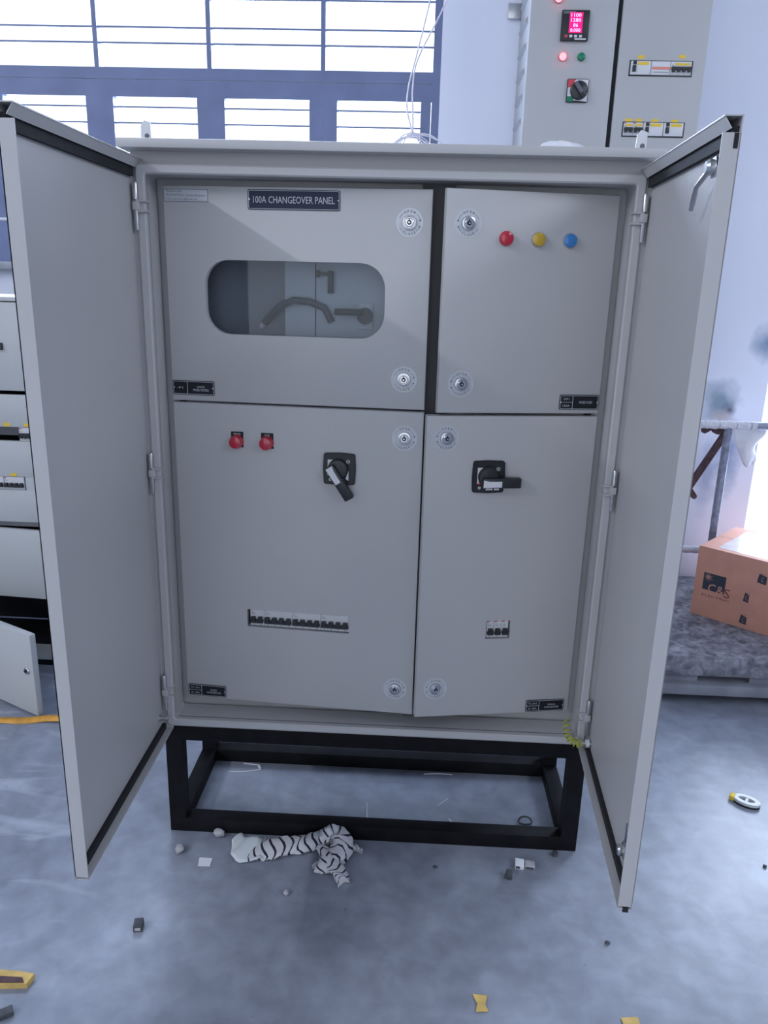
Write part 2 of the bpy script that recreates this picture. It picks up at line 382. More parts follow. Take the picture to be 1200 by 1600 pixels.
for i in range(len(edges) - 1):
    a, b = edges[i], edges[i + 1]
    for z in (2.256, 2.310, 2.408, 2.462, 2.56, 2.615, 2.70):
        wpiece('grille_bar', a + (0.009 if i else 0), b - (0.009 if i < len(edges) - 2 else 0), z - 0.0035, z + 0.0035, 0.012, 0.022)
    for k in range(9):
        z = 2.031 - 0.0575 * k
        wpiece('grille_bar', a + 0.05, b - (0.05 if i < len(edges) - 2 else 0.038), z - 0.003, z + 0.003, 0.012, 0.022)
    wpiece('pane', a + 0.008, b - 0.008, 2.168, WZ1 - 0.04, 0.034, 0.037, GLASS)
    wpiece('pane', a + 0.045, b - 0.045, WZ0 + 0.03, 2.068, 0.034, 0.037, GLASS)

# ------------------------------------------------------------------ shared small builders
def lock_mesh(m, x, z, flip=False):
    """cam lock with a printed ring sticker, on a face at y=0 looking to -y"""
    m.prism(circle(x, z, 0.0285, 32), 0, -0.0006, STICK)
    y = -0.0010
    for k, ch in enumerate('OPEN'):
        a = R(90 + (1.5 - k) * 17); m.text(ch, x + 0.0222 * math.cos(a), z + 0.0222 * math.sin(a), 0.0048, BLACKPR, y, rot=a - R(90))
    for k, ch in enumerate('CLOSE'):
        a = R(270 + (k - 2) * 15); m.text(ch, x + 0.0222 * math.cos(a), z + 0.0222 * math.sin(a), 0.0048, BLACKPR, y, rot=a + R(90))
    s = -1 if flip else 1
    for (a0, a1) in ((10, 50), (-50, -18), (130, 160), (205, 232)):
        pts = [(x + s * 0.0222 * math.cos(R(a0 + (a1 - a0) * i / 5)), z + 0.0222 * math.sin(R(a0 + (a1 - a0) * i / 5))) for i in range(6)]
        m.tube([(p[0], y, p[1]) for p in pts], 0.00035, GREYPR, 4)
    for a in (12, -20):
        m.prism(circle(x + s * 0.0222 * math.cos(R(a)), z + 0.0222 * math.sin(R(a)), 0.0014, 8), -0.0005, -0.0014, BLACKPR)
    m.lathe([(0.0150, 0.0), (0.0150, 0.0035), (0.0138, 0.0065), (0.0112, 0.0070), (0.0104, 0.0052), (0.0092, 0.0052), (0.0088, 0.0075), (0.0075, 0.0085)], CHROME, (x, 0, z))
    m.lathe([(0.0048, 0.0084), (0.0046, 0.0090)], PLASTB, (x, 0, z), n=16)
    m.prism([(x - 0.0018, z + 0.003), (x + 0.0018, z + 0.003), (x + 0.0008, z + 0.0072), (x - 0.0008, z + 0.0072)], -0.0084, -0.0090, PLASTB)
    m.lathe([(0.0024, 0.0088), (0.0020, 0.0120)], CHROME, (x, 0, z), n=12)
def nameplate(m, x0, x1, z0, z1, lines, split=None, small=(), base=PLATE, screw=True):
    m.prism(rrect(x0, x1, z0, z1, 0.0035), 0, -0.0016, base)
    i = 0.0016
    m.ring(rrect(x0 + i, x1 - i, z0 + i, z1 - i, 0.0030), rrect(x0 + i + 0.0009, x1 - i - 0.0009, z0 + i + 0.0009, z1 - i - 0.0009, 0.0024), -0.0014, -0.0019, LETTER)
    cx = (x0 + x1) / 2
    if split:
        xs = x0 + split; m.box(xs - 0.0005, xs + 0.0005, -0.0019, -0.0014, z0 + i, z1 - i, LETTER); cx = (xs + x1) / 2
        if len(small) == 2: m.box(x0 + i, xs, -0.0019, -0.0014, (z0 + z1) / 2 - 0.0004, (z0 + z1) / 2 + 0.0004, LETTER)
        for k, t in enumerate(small):
            zz = (z0 + z1) / 2 if len(small) == 1 else z0 + (z1 - z0) * (0.72 if k == 0 else 0.27)
            m.text(t, (x0 + xs) / 2 + 0.0005, zz, 0.0048, LETTER, -0.0019, width=min(0.022, 0.0042 * len(t)))
    n = len(lines)
    for k, (t, h, w) in enumerate(lines):
        m.text(t, cx, (z0 + z1) / 2 + (0.5 * (n - 1) - k) * 0.0070 - (0.001 if n > 1 else 0), h, LETTER, -0.0019, width=w)
    if screw:
        for sx in (x0 + 0.0036, x1 - 0.0036): m.lathe([(0.0018, 0.0014), (0.0017, 0.0026), (0.0008, 0.0030)], CHROME, (sx, 0, (z0 + z1) / 2), n=10)
def lens(m, x, z, r, mt, proj=0.012, bez=ZINC):
    m.lathe([(r * 1.06, 0), (r * 1.06, 0.004), (r, 0.006)], bez, (x, 0, z), n=24)
    m.lathe([(r * 0.96, 0.004), (r * 0.95, proj * 0.8), (r * 0.86, proj), (r * 0.5, proj + 0.0012), (r * 0.15, proj + 0.0015)], mt, (x, 0, z), n=24)
def panel_plate(m, W, H, t, mt, hole=None, ch=0.004):
    """sheet-metal door in x,z with rounded front edges; front at y=0; hole = (x0,x1,z0,z1,r)"""
    fo = [(W - ch, H - ch), (ch, H - ch), (ch, ch), (W - ch, ch)]; bo = [(W, H), (0, H), (0, 0), (W, 0)]
    vs_ = [(p[0], 0, p[1]) for p in fo] + [(p[0] + (0.3 * ch if p[0] < W / 2 else -0.3 * ch) , ch * 0.3, p[1] + (0.3 * ch if p[1] < H / 2 else -0.3 * ch)) for p in bo]
    vs_ = [(p[0], 0, p[1]) for p in fo] + [(a[0] * 0.3 + b[0] * 0.7, ch * 0.3, a[1] * 0.3 + b[1] * 0.7) for a, b in zip(fo, bo)] + [(p[0], ch, p[1]) for p in bo] + [(p[0], t, p[1]) for p in bo]
    fs = []
    for L in range(3):
        for i in range(4): fs.append((L * 4 + i, L * 4 + (i + 1) % 4, L * 4 + 4 + (i + 1) % 4, L * 4 + 4 + i))
    if not hole: fs += [(0, 1, 2, 3), (12, 13, 14, 15)]
    else:
        x0, x1, z0, z1, r = hole; k = 6; ip = rrect(x0, x1, z0, z1, r, k); n = len(ip); b = len(vs_)
        vs_ += [(p[0], 0, p[1]) for p in ip] + [(p[0], t, p[1]) for p in ip]
        for o, base in ((0, b), (12, b + n)):
            for c in range(4):
                for i in range(k): fs.append((o + c, base + c * (k + 1) + i, base + c * (k + 1) + i + 1))
                d = (c + 1) % 4
                fs.append((o + c, base + c * (k + 1) + k, base + d * (k + 1), o + d))
        for i in range(n): fs.append((b + i, b + (i + 1) % n, b + n + (i + 1) % n, b + n + i))
    m.add(vs_, fs, mt)
def breaker(parent, loc, rz, x0, z0, poles, w=0.0174, h=0.046, mark=True, up=True, sticker=False):
    """modular breaker front with its toggle as a child"""
    m = MB(); W = poles * w
    m.box(x0 + 0.0003, x0 + W - 0.0003, 0.0, 0.03, z0, z0 + h, WHITEP, 0.0006, 1)
    m.box(x0 + 0.001, x0 + W - 0.001, -0.0012, 0.001, z0 + h * 0.16, z0 + h * 0.56, WHITEP)
    if mark: m.box(x0 + 0.001, x0 + 0.008, -0.0004, 0.001, z0 + h * 0.90, z0 + h * 0.975, REDPR)
    m.box(x0 + 0.003, x0 + 0.012, -0.0004, 0.001, z0 + h * 0.68, z0 + h * 0.70, GREYPR)
    m.box(x0 + 0.003, x0 + 0.009, -0.0004, 0.001, z0 + h * 0.76, z0 + h * 0.775, GREYPR)
    for i in range(poles):
        if i: m.box(x0 + i * w - 0.0002, x0 + i * w + 0.0002, -0.0003, 0.001, z0, z0 + h * 0.14, GREYPR)
        m.box(x0 + (i + 0.3) * w, x0 + (i + 0.7) * w, -0.0003, 0.001, z0 + h * 0.05, z0 + h * 0.075, GREYPR)
    if sticker: m.box(x0 + W * 0.2, x0 + W * 0.9, -0.0006, 0.001, z0 + h * 0.72, z0 + h * 0.88, YELPR)
    o = m.build('breaker', parent, loc, (0, 0, rz))
    t = MB(); a, b = (0.20, 0.38) if up else (0.38, 0.60)
    t.box(x0 + 0.0016, x0 + W - 0.0016, -0.0085, 0.0, z0 + h * a, z0 + h * b, PLASTB2, 0.001, 1)
    for i in range(poles):
        c = x0 + (i + 0.5) * w
        if up: t.box(c - 0.0055, c + 0.0055, -0.0105, 0.0, z0 + h * 0.32, z0 + h * 0.55, PLASTB2, 0.001, 1)
        else: t.box(c - 0.0050, c + 0.0050, -0.0105, 0.0, z0 + h * 0.22, z0 + h * 0.42, PLASTB2, 0.001, 1)
    t.build('toggle', o)
    return o

# ------------------------------------------------------------------ changeover cabinet
CW, CD, HS, ZT = 1.05, 0.353, 0.312, 1.634
cab = thing('changeover_cabinet', 'grey steel changeover cabinet with both outer doors wide open on a black stand', 'electrical cabinet', (0, 0, HS))
def zl(z): return z - HS                                # world height to cabinet-local
t_ = 0.002
bx('side_panel', cab, 0.0, t_, 0.0, CD, 0, zl(ZT), PAINT); bx('side_panel', cab, CW - t_, CW, 0.0, CD, 0, zl(ZT), PAINT)
bx('back_panel', cab, t_, CW - t_, CD - t_, CD, 0, zl(ZT), PAINT)
bx('bottom_panel', cab, t_, CW - t_, 0.0, CD - t_, 0, t_, PAINT); bx('top_panel', cab, t_, CW - t_, 0.0, CD - t_, zl(ZT) - t_, zl(ZT), PAINT)
mb = MB(); mb.box(-0.012, 1.062, -0.046, CD + 0.01, 1.631 - HS, 1.6485 - HS, PAINT, 0.002)
roof = mb.build('roof', cab)
# front frame with the raised gutter rim around the opening
OX0, OX1, OZ0, OZ1 = 0.031, 1.019, zl(0.340), zl(1.587)
RW = 0.019
mb = MB()
outer = [(CW - 0.001, zl(ZT) - 0.001), (0.001, zl(ZT) - 0.001), (0.001, 0.001), (CW - 0.001, 0.001)]; inner = [(OX1, OZ1), (OX0, OZ1), (OX0, OZ0), (OX1, OZ0)]
mb.ring(outer, inner, -0.0005, 0.0015, PAINT)
ro = rrect(OX0 - RW, OX1 + RW, OZ0 - RW, OZ1 + RW, 0.012, 4); ri = rrect(OX0, OX1, OZ0, OZ1, 0.006, 4)
ro2 = rrect(OX0 - RW + 0.003, OX1 + RW - 0.003, OZ0 - RW + 0.003, OZ1 + RW - 0.003, 0.010, 4); ri2 = rrect(OX0 + 0.003 - 0.006, OX1 + 0.003, OZ0 - 0.003, OZ1 + 0.003, 0.008, 4)
n = len(ro)
vs_ = [(p[0], -0.0003, p[1]) for p in ro] + [(p[0], -0.013, p[1]) for p in ro] + [(p[0], -0.016, p[1]) for p in ro2] + [(p[0], -0.016, p[1]) for p in ri2] + [(p[0], -0.013, p[1]) for p in ri] + [(p[0], 0.060, p[1]) for p in ri]
fs = [(L * n + i, L * n + (i + 1) % n, (L + 1) * n + (i + 1) % n, (L + 1) * n + i) for L in range(5) for i in range(n)]
mb.add(vs_, fs, PAINT)
mb.build('front_frame', cab)
# recessed inner frame behind the inner doors
mb = MB(); IY0, IY1 = 0.068, 0.071
mb.box(OX0 - 0.01, 0.085, IY0, IY1, OZ0 - 0.01, OZ1 + 0.01, PAINT); mb.box(0.965, OX1 + 0.01, IY0, IY1, OZ0 - 0.01, OZ1 + 0.01, PAINT)
mb.box(0.085, 0.965, IY0, IY1, OZ1 - 0.045, OZ1 + 0.01, PAINT); mb.box(0.085, 0.965, IY0, IY1, OZ0 - 0.01, zl(0.41), PAINT); mb.box(0.085, 0.965, IY0, IY1, zl(1.08), zl(1.155), PAINT)
mb.build('inner_frame', cab)
mb = MB(); mb.box(0.596, 0.664, 0.050, 0.068, OZ0, OZ1, mat('mullion_gap_shade', (0.085, 0.085, 0.09), 0.6))  # cabinet grey darkened: shade of the door gap put into the colour
mb.build('centre_mullion', cab)
bx('gland_plate', cab, 0.045, CW - 0.045, 0.045, CD - 0.045, -0.006, -0.0005, BLACKP)
for (a, b, c, d) in ((0.06, 0.075, zl(0.38), zl(1.57)), (0.975, 0.99, zl(0.38), zl(1.57))): bx('gasket', cab, a, b, 0.060, 0.0685, c, d, RUBBER)

# outer doors: tray of skin and four flanges
DH = 1.305; DW = 0.520; FL = 0.025
def outer_door(s, loc, rz, label):
    m = MB(); e = 0.0018
    def b(u0, u1, d0, d1, z0, z1, mt=PAINT, bev=0): m.box(u0, u1, min(s * d0, s * d1), max(s * d0, s * d1), z0, z1, mt, bev)
    b(0, DW, 0, e, 0, DH)
    b(0, DW, 0, FL, 0, e); b(0, DW, 0, FL, DH - e, DH); b(0, e, 0, FL, 0, DH)
    lv = [(u, s * y, z) for u in (0.003, DW - 0.002) for (y, z) in ((FL, DH), (FL - 0.011, DH - 0.017), (FL - 0.0122, DH - 0.0162), (FL - 0.0012, DH - 0.0008))]
    m.add(lv, [(0, 1, 2, 3), (4, 7, 6, 5), (0, 4, 5, 1), (1, 5, 6, 2), (2, 6, 7, 3), (3, 7, 4, 0)], PAINT)   # bent-in lip of the top flange
    b(DW - e, DW, 0, FL, 0.006, DH - 0.022)                       # free-edge flange, notched at the top corner
    d = m.build('outer_door', cab, loc, (0, 0, rz), smooth=25); d['label'] = label
    for z0, z1 in ((0.0035, 0.0190), (DH - 0.0345, DH - 0.0130)):
        bx('gasket', d, 0.012, DW - 0.006, min(s * e, s * 0.010), max(s * e, s * 0.010), z0, z1, RUBBER)
    return d
ld = outer_door(1, (0.0, -0.006, zl(0.3105)), R(-90), 'open outer door hinged on the left of the cabinet')
rd = outer_door(-1, (1.050, -0.006, zl(0.3105)), R(-90 - 3.1), 'open outer door hinged on the right of the cabinet')
# three-point lock gear on the inside of the right door
def cam_latch(d, s, u, z, arm):
    m = MB()
    ax = 'y' if s > 0 else '-y'
    m.lathe([(0.013, 0.002), (0.013, 0.010), (0.011, 0.013), (0.011, 0.022), (0.008, 0.026)], ZINC, (u, 0, z), ax, 16)
    m.lathe([(0.016, 0.012), (0.016, 0.015)], ZINC, (u, 0, z), ax, 6)
    if arm:
        P = [(u, s * 0.018, z), (u - 0.012, s * 0.022, z - 0.010), (u - 0.034, s * 0.026, z - 0.022), (u - 0.050, s * 0.024, z - 0.040), (u - 0.060, s * 0.023, z - 0.052)]
        m.tube(P, [0.004, 0.004, 0.0038, 0.0045, 0.0035], ZINC, 8)
    m.build('cam_latch', d)
cam_latch(rd, -1, 0.462, DH - 0.058, True); cam_latch(rd, -1, 0.468, 0.085, False)
m = MB(); m.box(0.442, 0.452, -0.008, -0.002, 0.05, 0.125, ZINC, 0.001); m.build('latch_strap', rd)
bx('edge_cap', rd, DW - 0.003, DW + 0.0006, -0.009, -0.003, DH - 0.042, DH - 0.0225, RUBBER); bx('edge_cap', rd, DW - 0.003, DW + 0.0006, -0.016, -0.006, -0.006, 0.004, RUBBER)
# earth studs and the coiled earth lead
m = MB(); m.lathe([(0.0045, 0.0), (0.0045, 0.024)], ZINC, (0.035, 0.002, 0.046), 'y', 10); m.lathe([(0.008, 0.0), (0.008, 0.005)], ZINC, (0.035, 0.002, 0.046), 'y', 6); m.build('earth_stud', ld)
m = MB(); m.lathe([(0.0045, 0.0), (0.0045, 0.022)], ZINC, (0.035, -0.002, 0.032), '-y', 10); m.lathe([(0.010, 0.004), (0.010, 0.012)], WHITEP, (0.035, -0.002, 0.032), '-y', 10); m.build('earth_stud', rd)
pts = []
A, B_, C_ = Vector((0.992, -0.002, zl(0.383))), Vector((0.985, -0.055, zl(0.338))), Vector((1.028, -0.040, zl(0.343)))
for i in range(161):
    t = i / 160; c = A * (1 - t) ** 2 + B_ * 2 * t * (1 - t) + C_ * t ** 2
    tg = (2 * (1 - t) * (B_ - A) + 2 * t * (C_ - B_)).normalized(); u = tg.cross(Vector((0, 1, 0))).normalized(); w = tg.cross(u)
    rr = 0.0085 * min(1, t * 12, (1 - t) * 12 + 0.15); a = 2 * math.pi * 9 * t
    pts.append(c + u * rr * math.cos(a) + w * rr * math.sin(a))
MB().tube(pts, 0.0015, EARTH, 6).build('earth_lead', cab)['label'] = 'coiled green and yellow earth lead'
# hinges: pin, barrel and lugs
def hinge(x, z, s):
    m = MB(); y = -0.020
    m.lathe([(0.0042, -0.048), (0.0042, -0.006)], ZINC, (x, y, z), 'z', 10)
    m.lathe([(0.0058, 0.010), (0.0058, 0.040), (0.004, 0.044)], ZINC, (x, y, z), 'z', 12)
    m.box(min(x, x + s * 0.022), max(x, x + s * 0.022), y - 0.003, 0.0, z + 0.006, z + 0.010, PAINT)
    m.box(min(x, x + s * 0.022), max(x, x + s * 0.022), y - 0.003, 0.0, z - 0.014, z - 0.010, PAINT)
    m.box(min(x - s * 0.006, x + s * 0.008), max(x - s * 0.006, x + s * 0.008), y - 0.006, y + 0.010, z - 0.010, z + 0.006, PAINT, 0.001)
    m.build('hinge', cab)
for z in (1.527, 0.967, 0.418): hinge(0.030 - 0.017, zl(z), 1)
for z in (1.526, 0.965, 0.402): hinge(1.020 + 0.017, zl(z), -1)
# lifting eyes on the roof
for xx in (0.014, 1.036):
    m = MB(); zb = zl(1.6485)
    m.prism([(xx - 0.011, zb), (xx + 0.012, zb), (xx + 0.011, zb + 0.046), (xx - 0.002, zb + 0.050), (xx - 0.009, zb + 0.040)], 0.060, 0.064, WHITEP)
    m.lathe([(0.0050, 0.0), (0.0050, 0.0008)], GREYPR, (xx + 0.003, 0.0602, zb + 0.020), n=12)
    m.box(xx - 0.011, xx + 0.012, 0.060, 0.095, zb, zb + 0.004, WHITEP)
    m.build('lifting_eye', cab)

# ---- inner doors
def door_frame_xf(A, B): return math.atan2(B[1] - A[1], B[0] - A[0]), math.hypot(B[0] - A[0], B[1] - A[1])
DT = 0.020
def inner_door(A, B, z0, z1, hole, label):
    rz, W = door_frame_xf(A, B)
    m = MB(); panel_plate(m, W, z1 - z0, DT, PAINT, hole and (hole[0], hole[1], hole[2] - z0, hole[3] - z0, hole[4]))
    o = m.build('inner_door', cab, (A[0], A[1], zl(z0)), (0, 0, rz), smooth=40); o['label'] = label
    return o, (A[0], A[1], zl(z0)), rz
# upper left, with viewing window
d, L, rz = inner_door((0.048, 0.045), (0.617, 0.010), 1.121, 1.573, (0.085, 0.4765, 1.2705, 1.426, 0.052), 'upper left inner door with rounded viewing window')
Z = 1.121
m = MB(); nameplate(m, 0.184, 0.379, 1.5275 - Z, 1.567 - Z, [('100A CHANGEOVER PANEL', 0.0135, 0.172)], base=PLATEN); m.build('title_plate', d)['label'] = 'navy plate engraved 100A CHANGEOVER PANEL'
m = MB(); m.prism([(0.002, 1.540 - Z), (0.099, 1.540 - Z), (0.099, 1.566 - Z), (0.002, 1.566 - Z)], 0, -0.0004, STICK)
m.ring([(0.0025, 1.5405 - Z), (0.0985, 1.5405 - Z), (0.0985, 1.5655 - Z), (0.0025, 1.5655 - Z)], [(0.0037, 1.5417 - Z), (0.0973, 1.5417 - Z), (0.0973, 1.5643 - Z), (0.0037, 1.5643 - Z)], -0.0003, -0.0007, GREYPR)
m.text('Manufactured By', 0.0255, 1.5607 - Z, 0.0042, GREYPR, -0.0006, width=0.034); m.text('TECHNOTECH Control Solutions', 0.0495, 1.5535 - Z, 0.0050, GREYPR, -0.0006, width=0.086); m.text('Email: technotech@gmail.com', 0.041, 1.5458 - Z, 0.0042, GREYPR, -0.0006, width=0.068)
m.build('maker_label', d)
for (u, z) in ((0.5238, 1.5077), (0.5226, 1.1869)):
    m = MB(); lock_mesh(m, u, z - Z); m.build('door_lock', d)
m = MB(); nameplate(m, 0.002, 0.098, 1.1345 - Z, 1.1662 - Z, [('LANDSPH', 0.0045, 0.018), ('MIXED METERS', 0.0052, 0.036)], 0.034, ('-F1',)); m.build('nameplate', d)
m = MB(); m.prism(rrect(0.080, 0.4815, 1.2655 - Z, 1.431 - Z, 0.056, 6), DT - 0.006, DT - 0.003, METERGLASS); m.build('window_pane', d, smooth=0)
# upper right
d, L, rz = inner_door((0.644, -0.020), (1.003, 0.045), 1.121, 1.573, None, 'upper right inner door with three coloured indicator lamps, slightly ajar')
for (u, z) in ((0.0471, 1.5074), (0.049, 1.184)):
    m = MB(); lock_mesh(m, u, z - Z, True); m.build('door_lock', d)
for u, mt, lab in ((0.1279, REDL, 'red indicator lamp'), (0.1958, YELL, 'yellow indicator lamp'), (0.2633, BLUL, 'blue indicator lamp')):
    m = MB(); lens(m, u, 1.481 - Z, 0.0142, mt, 0.011, mt if mt is REDL else ZINC); m.build('indicator_lamp', d)['label'] = lab
m = MB(); nameplate(m, 0.272, 0.362, 1.1300 - Z, 1.1630 - Z, [('MIXED FUSES', 0.0055, 0.030)], 0.030, ('DF1', '100A')); m.build('nameplate', d)
# rotary switches
def rotary(d, u, z, ang, red):
    m = MB(); h = 0.0358
    pts = []
    for cx, cz, a0 in ((1, 1, 0), (-1, 1, 90), (-1, -1, 180), (1, -1, 270)):
        for i in range(5):
            a = R(a0 + 90 * i / 4); pts.append((cx * (h - 0.005) + 0.005 * math.cos(a), cz * (h - 0.005) + 0.005 * math.sin(a)))
        sx, sz = {0: (0, 1), 90: (-1, 0), 180: (0, -1), 270: (1, 0)}[a0]
        pts.append((sx * (h + 0.0016), sz * (h + 0.0016)))
    pts = [(u + p[0], z + p[1]) for p in pts]
    m.prism(pts, 0, -0.006, PLASTB); m.prism([(u + (p[0] - u) * 0.94, z + (p[1] - z) * 0.94) for p in pts], -0.006, -0.008, PLASTB)
    y0, y1 = -0.0078, -0.0085
    m.prism([(u - 0.0262, z - 0.0005), (u - 0.0215, z + 0.002), (u - 0.010, z + 0.012), (u + 0.004, z + 0.0215), (u - 0.0262, z + 0.0215)], y0, y1, WHITE)
    if red:
        m.prism([(u - 0.0262, z - 0.0150), (u - 0.015, z - 0.0150), (u - 0.018, z + 0.002), (u - 0.0262, z + 0.002)], y0, y1 - 0.0001, WHITE)
        m.prism([(u - 0.0235, z - 0.0165), (u - 0.012, z - 0.0165), (u - 0.014, z + 0.007), (u - 0.0215, z + 0.004)], y0, y1 - 0.0003, REDPR)
        m.prism([(u - 0.006, z - 0.0300), (u + 0.010, z - 0.0300), (u + 0.010, z - 0.0245), (u - 0.005, z - 0.0262)], y0, y1, WHITE)
        m.prism([(u + 0.013, z - 0.0300), (u + 0.025, z - 0.0300), (u + 0.025, z - 0.0215), (u + 0.014, z - 0.0225)], y0, y1, WHITE)
    else:
        m.prism([(u + 0.0145, z - 0.0215), (u + 0.0215, z - 0.0255), (u + 0.0215, z - 0.002), (u + 0.019, z - 0.010)], y0, y1, WHITE)
        m.prism(circle(u - 0.0245, z - 0.012, 0.003, 8), y0, y1, WHITE); m.prism(circle(u - 0.005, z - 0.0305, 0.0018, 8), y0, y1, WHITE)
    m.ring(circle(u - 0.0205, z - 0.0245, 0.0033, 12), circle(u - 0.0205, z - 0.0245, 0.0016, 12), y0, y1, WHITE)
    m.ring(circle(u + 0.0205, z + 0.0185, 0.0043, 14), circle(u + 0.0205, z + 0.0185, 0.0034, 14), y0, y1, WHITE)
    m.prism([(u + 0.0182, z + 0.0172), (u + 0.0225, z + 0.0182), (u + 0.0230, z + 0.0200), (u + 0.0185, z + 0.0188)], y0, y1, WHITE)
    m.build('switch_plate', d)
    k = MB(); k.T = Matrix.Translation((u - 0.002, 0, z + 0.0015)) @ Matrix.Rotation(-ang, 4, 'Y')
    k.lathe([(0.0232, 0.008), (0.0228, 0.016), (0.0205, 0.019), (0.015, 0.020)], PLASTB2, n=32)
    k.box(-0.016, 0.0715, -0.030, -0.012, -0.0225, 0.0, PLASTB2, 0.003, 2)
    k.prism([(-0.0145, -0.0205), (0.027, -0.0195), (0.027, -0.0065), (-0.002, -0.0065), (-0.0145, -0.0035)], -0.0302, -0.0306, WHITE)
    k.build('switch_handle', d)
# lower left
d, L, rz = inner_door((0.048, 0.045), (0.617, 0.005), 0.370, 1.117, (0.1605, 0.4100, 0.5755, 0.6210, 0.001), 'lower left inner door with two red lamps and a rotary handle')
Z = 0.370
for (u, z) in ((0.5287, 1.0581), (0.5259, 0.4384)):
    m = MB(); lock_mesh(m, u, z - Z); m.build('door_lock', d)
for u, t, w in ((0.1478, 'MAINS ON', 0.016), (0.2175, 'DG ON', 0.011)):
    m = MB(); m.box(u - 0.0142, u + 0.0142, -0.002, 0.0, 1.020 - Z, 1.0555 - Z, PLATE, 0.0005, 1); m.text(t, u, 1.0505 - Z, 0.0045, WHITE, -0.0023, width=w); m.build('lamp_tag', d)
    m = MB(); lens(m, u - 0.001, 1.0330 - Z, 0.0152, REDL, 0.019, REDL); m.build('indicator_lamp', d)['label'] = 'red indicator lamp'
rotary(d, 0.384, 0.982 - Z, R(-57), False)
m = MB(); nameplate(m, 0.004, 0.101, 0.3755 - Z, 0.4070 - Z, [('BOARD', 0.0048, 0.016), ('CHANGEOVER', 0.0052, 0.036)], 0.034, ('DTL 20x1', '4P. 100A')); m.build('nameplate', d)
Lb = (L[0] + math.sin(rz) * -0.005, L[1] + math.cos(rz) * 0.005, L[2])
x = 0.1665
for p in (2, 4, 4, 4):
    breaker(cab, Lb, rz, x, 0.5775 - Z, p, 0.01735, 0.0455); x += p * 0.01735 + 0.0001
# lower right
d, L, rz = inner_door((0.623, -0.020), (1.003, 0.045), 0.378, 1.115, (0.1630, 0.2215, 0.5810, 0.6275, 0.001), 'lower right inner door with one rotary handle')
Z = 0.378
for (u, z) in ((0.0455, 1.0652), (0.0476, 0.4546)):
    m = MB(); lock_mesh(m, u, z - Z, True); m.build('door_lock', d)
rotary(d, 0.1435, 0.9795 - Z, R(0), True)
m = MB(); nameplate(m, 0.276, 0.374, 0.3815 - Z, 0.4130 - Z, [('MANUAL', 0.0048, 0.020), ('CHANGEOVER', 0.0052, 0.036)], 0.034, ('ITL 20x2', '4P. 100A')); m.build('nameplate', d)
Lb = (L[0] + math.sin(rz) * -0.005, L[1] + math.cos(rz) * 0.005, L[2])
for i in range(3): breaker(cab, Lb, rz, 0.1652 + i * 0.0178, 0.5825 - Z, 1, 0.0176, 0.0450)

# shallow interior, partly made up, set close behind the meter window to catch light
bx('pane_backing', cab, 0.09, 0.292, 0.135, 0.138, zl(1.20), zl(1.50), INNERD)  # darker grey holds the window-edge shade of the left part
bx('pane_backing', cab, 0.294, 0.362, 0.115, 0.118, zl(1.20), zl(1.50), INNER); bx('pane_backing', cab, 0.3645, 0.60, 0.115, 0.118, zl(1.20), zl(1.50), INNER)
m = MB(); m.tube([(0.245, 0.125, zl(1.293)), (0.262, 0.112, zl(1.310)), (0.285, 0.105, zl(1.332)), (0.315, 0.100, zl(1.345)), (0.350, 0.100, zl(1.343)), (0.385, 0.103, zl(1.330)), (0.400, 0.108, zl(1.300))], 0.008, HOSE, 10)
m.tube([(0.236, 0.128, zl(1.283)), (0.247, 0.124, zl(1.295))], 0.0065, WHITEP, 10); m.build('conduit', cab)
m = MB(); m.box(0.392, 0.404, 0.098, 0.115, zl(1.362), zl(1.410), PLASTB2, 0.002); m.box(0.366, 0.394, 0.100, 0.108, zl(1.400), zl(1.406), PLASTB2, 0.001); m.box(0.366, 0.374, 0.096, 0.112, zl(1.396), zl(1.411), PLASTB2, 0.001); m.build('door_catch', cab)
m = MB(); m.box(0.408, 0.470, 0.085, 0.100, zl(1.316), zl(1.330), PLASTB2, 0.003); m.lathe([(0.018, 0), (0.018, 0.014)], PLASTB2, (0.476, 0.114, zl(1.315)), n=20); m.box(0.462, 0.494, 0.110, 0.115, zl(1.285), zl(1.343), WHITEP, 0.001); m.build('selector_handle', cab)

# ------------------------------------------------------------------ black base stand
st = thing('base_stand', 'black painted square tube stand carrying the open cabinet', 'stand', (0, 0, 0))
w = 0.040
for x in (0, CW - w):
    for y in (0, CD - w): bx('leg', st, x, x + w, y, y + w, w, HS - w - 0.0005, BLACKP)
for z0, z1 in ((0.0005, w), (HS - w - 0.0005, HS - 0.001)):
    nm = 'bottom_rail' if z0 < 0.1 else 'top_rail'
    for y in (0, CD - w): bx(nm, st, 0, CW, y, y + w, z0, z1, BLACKP, 0.001)
    for x in (0, CW - w): bx(nm, st, x, x + w, w, CD - w, z0, z1, BLACKP, 0.001)

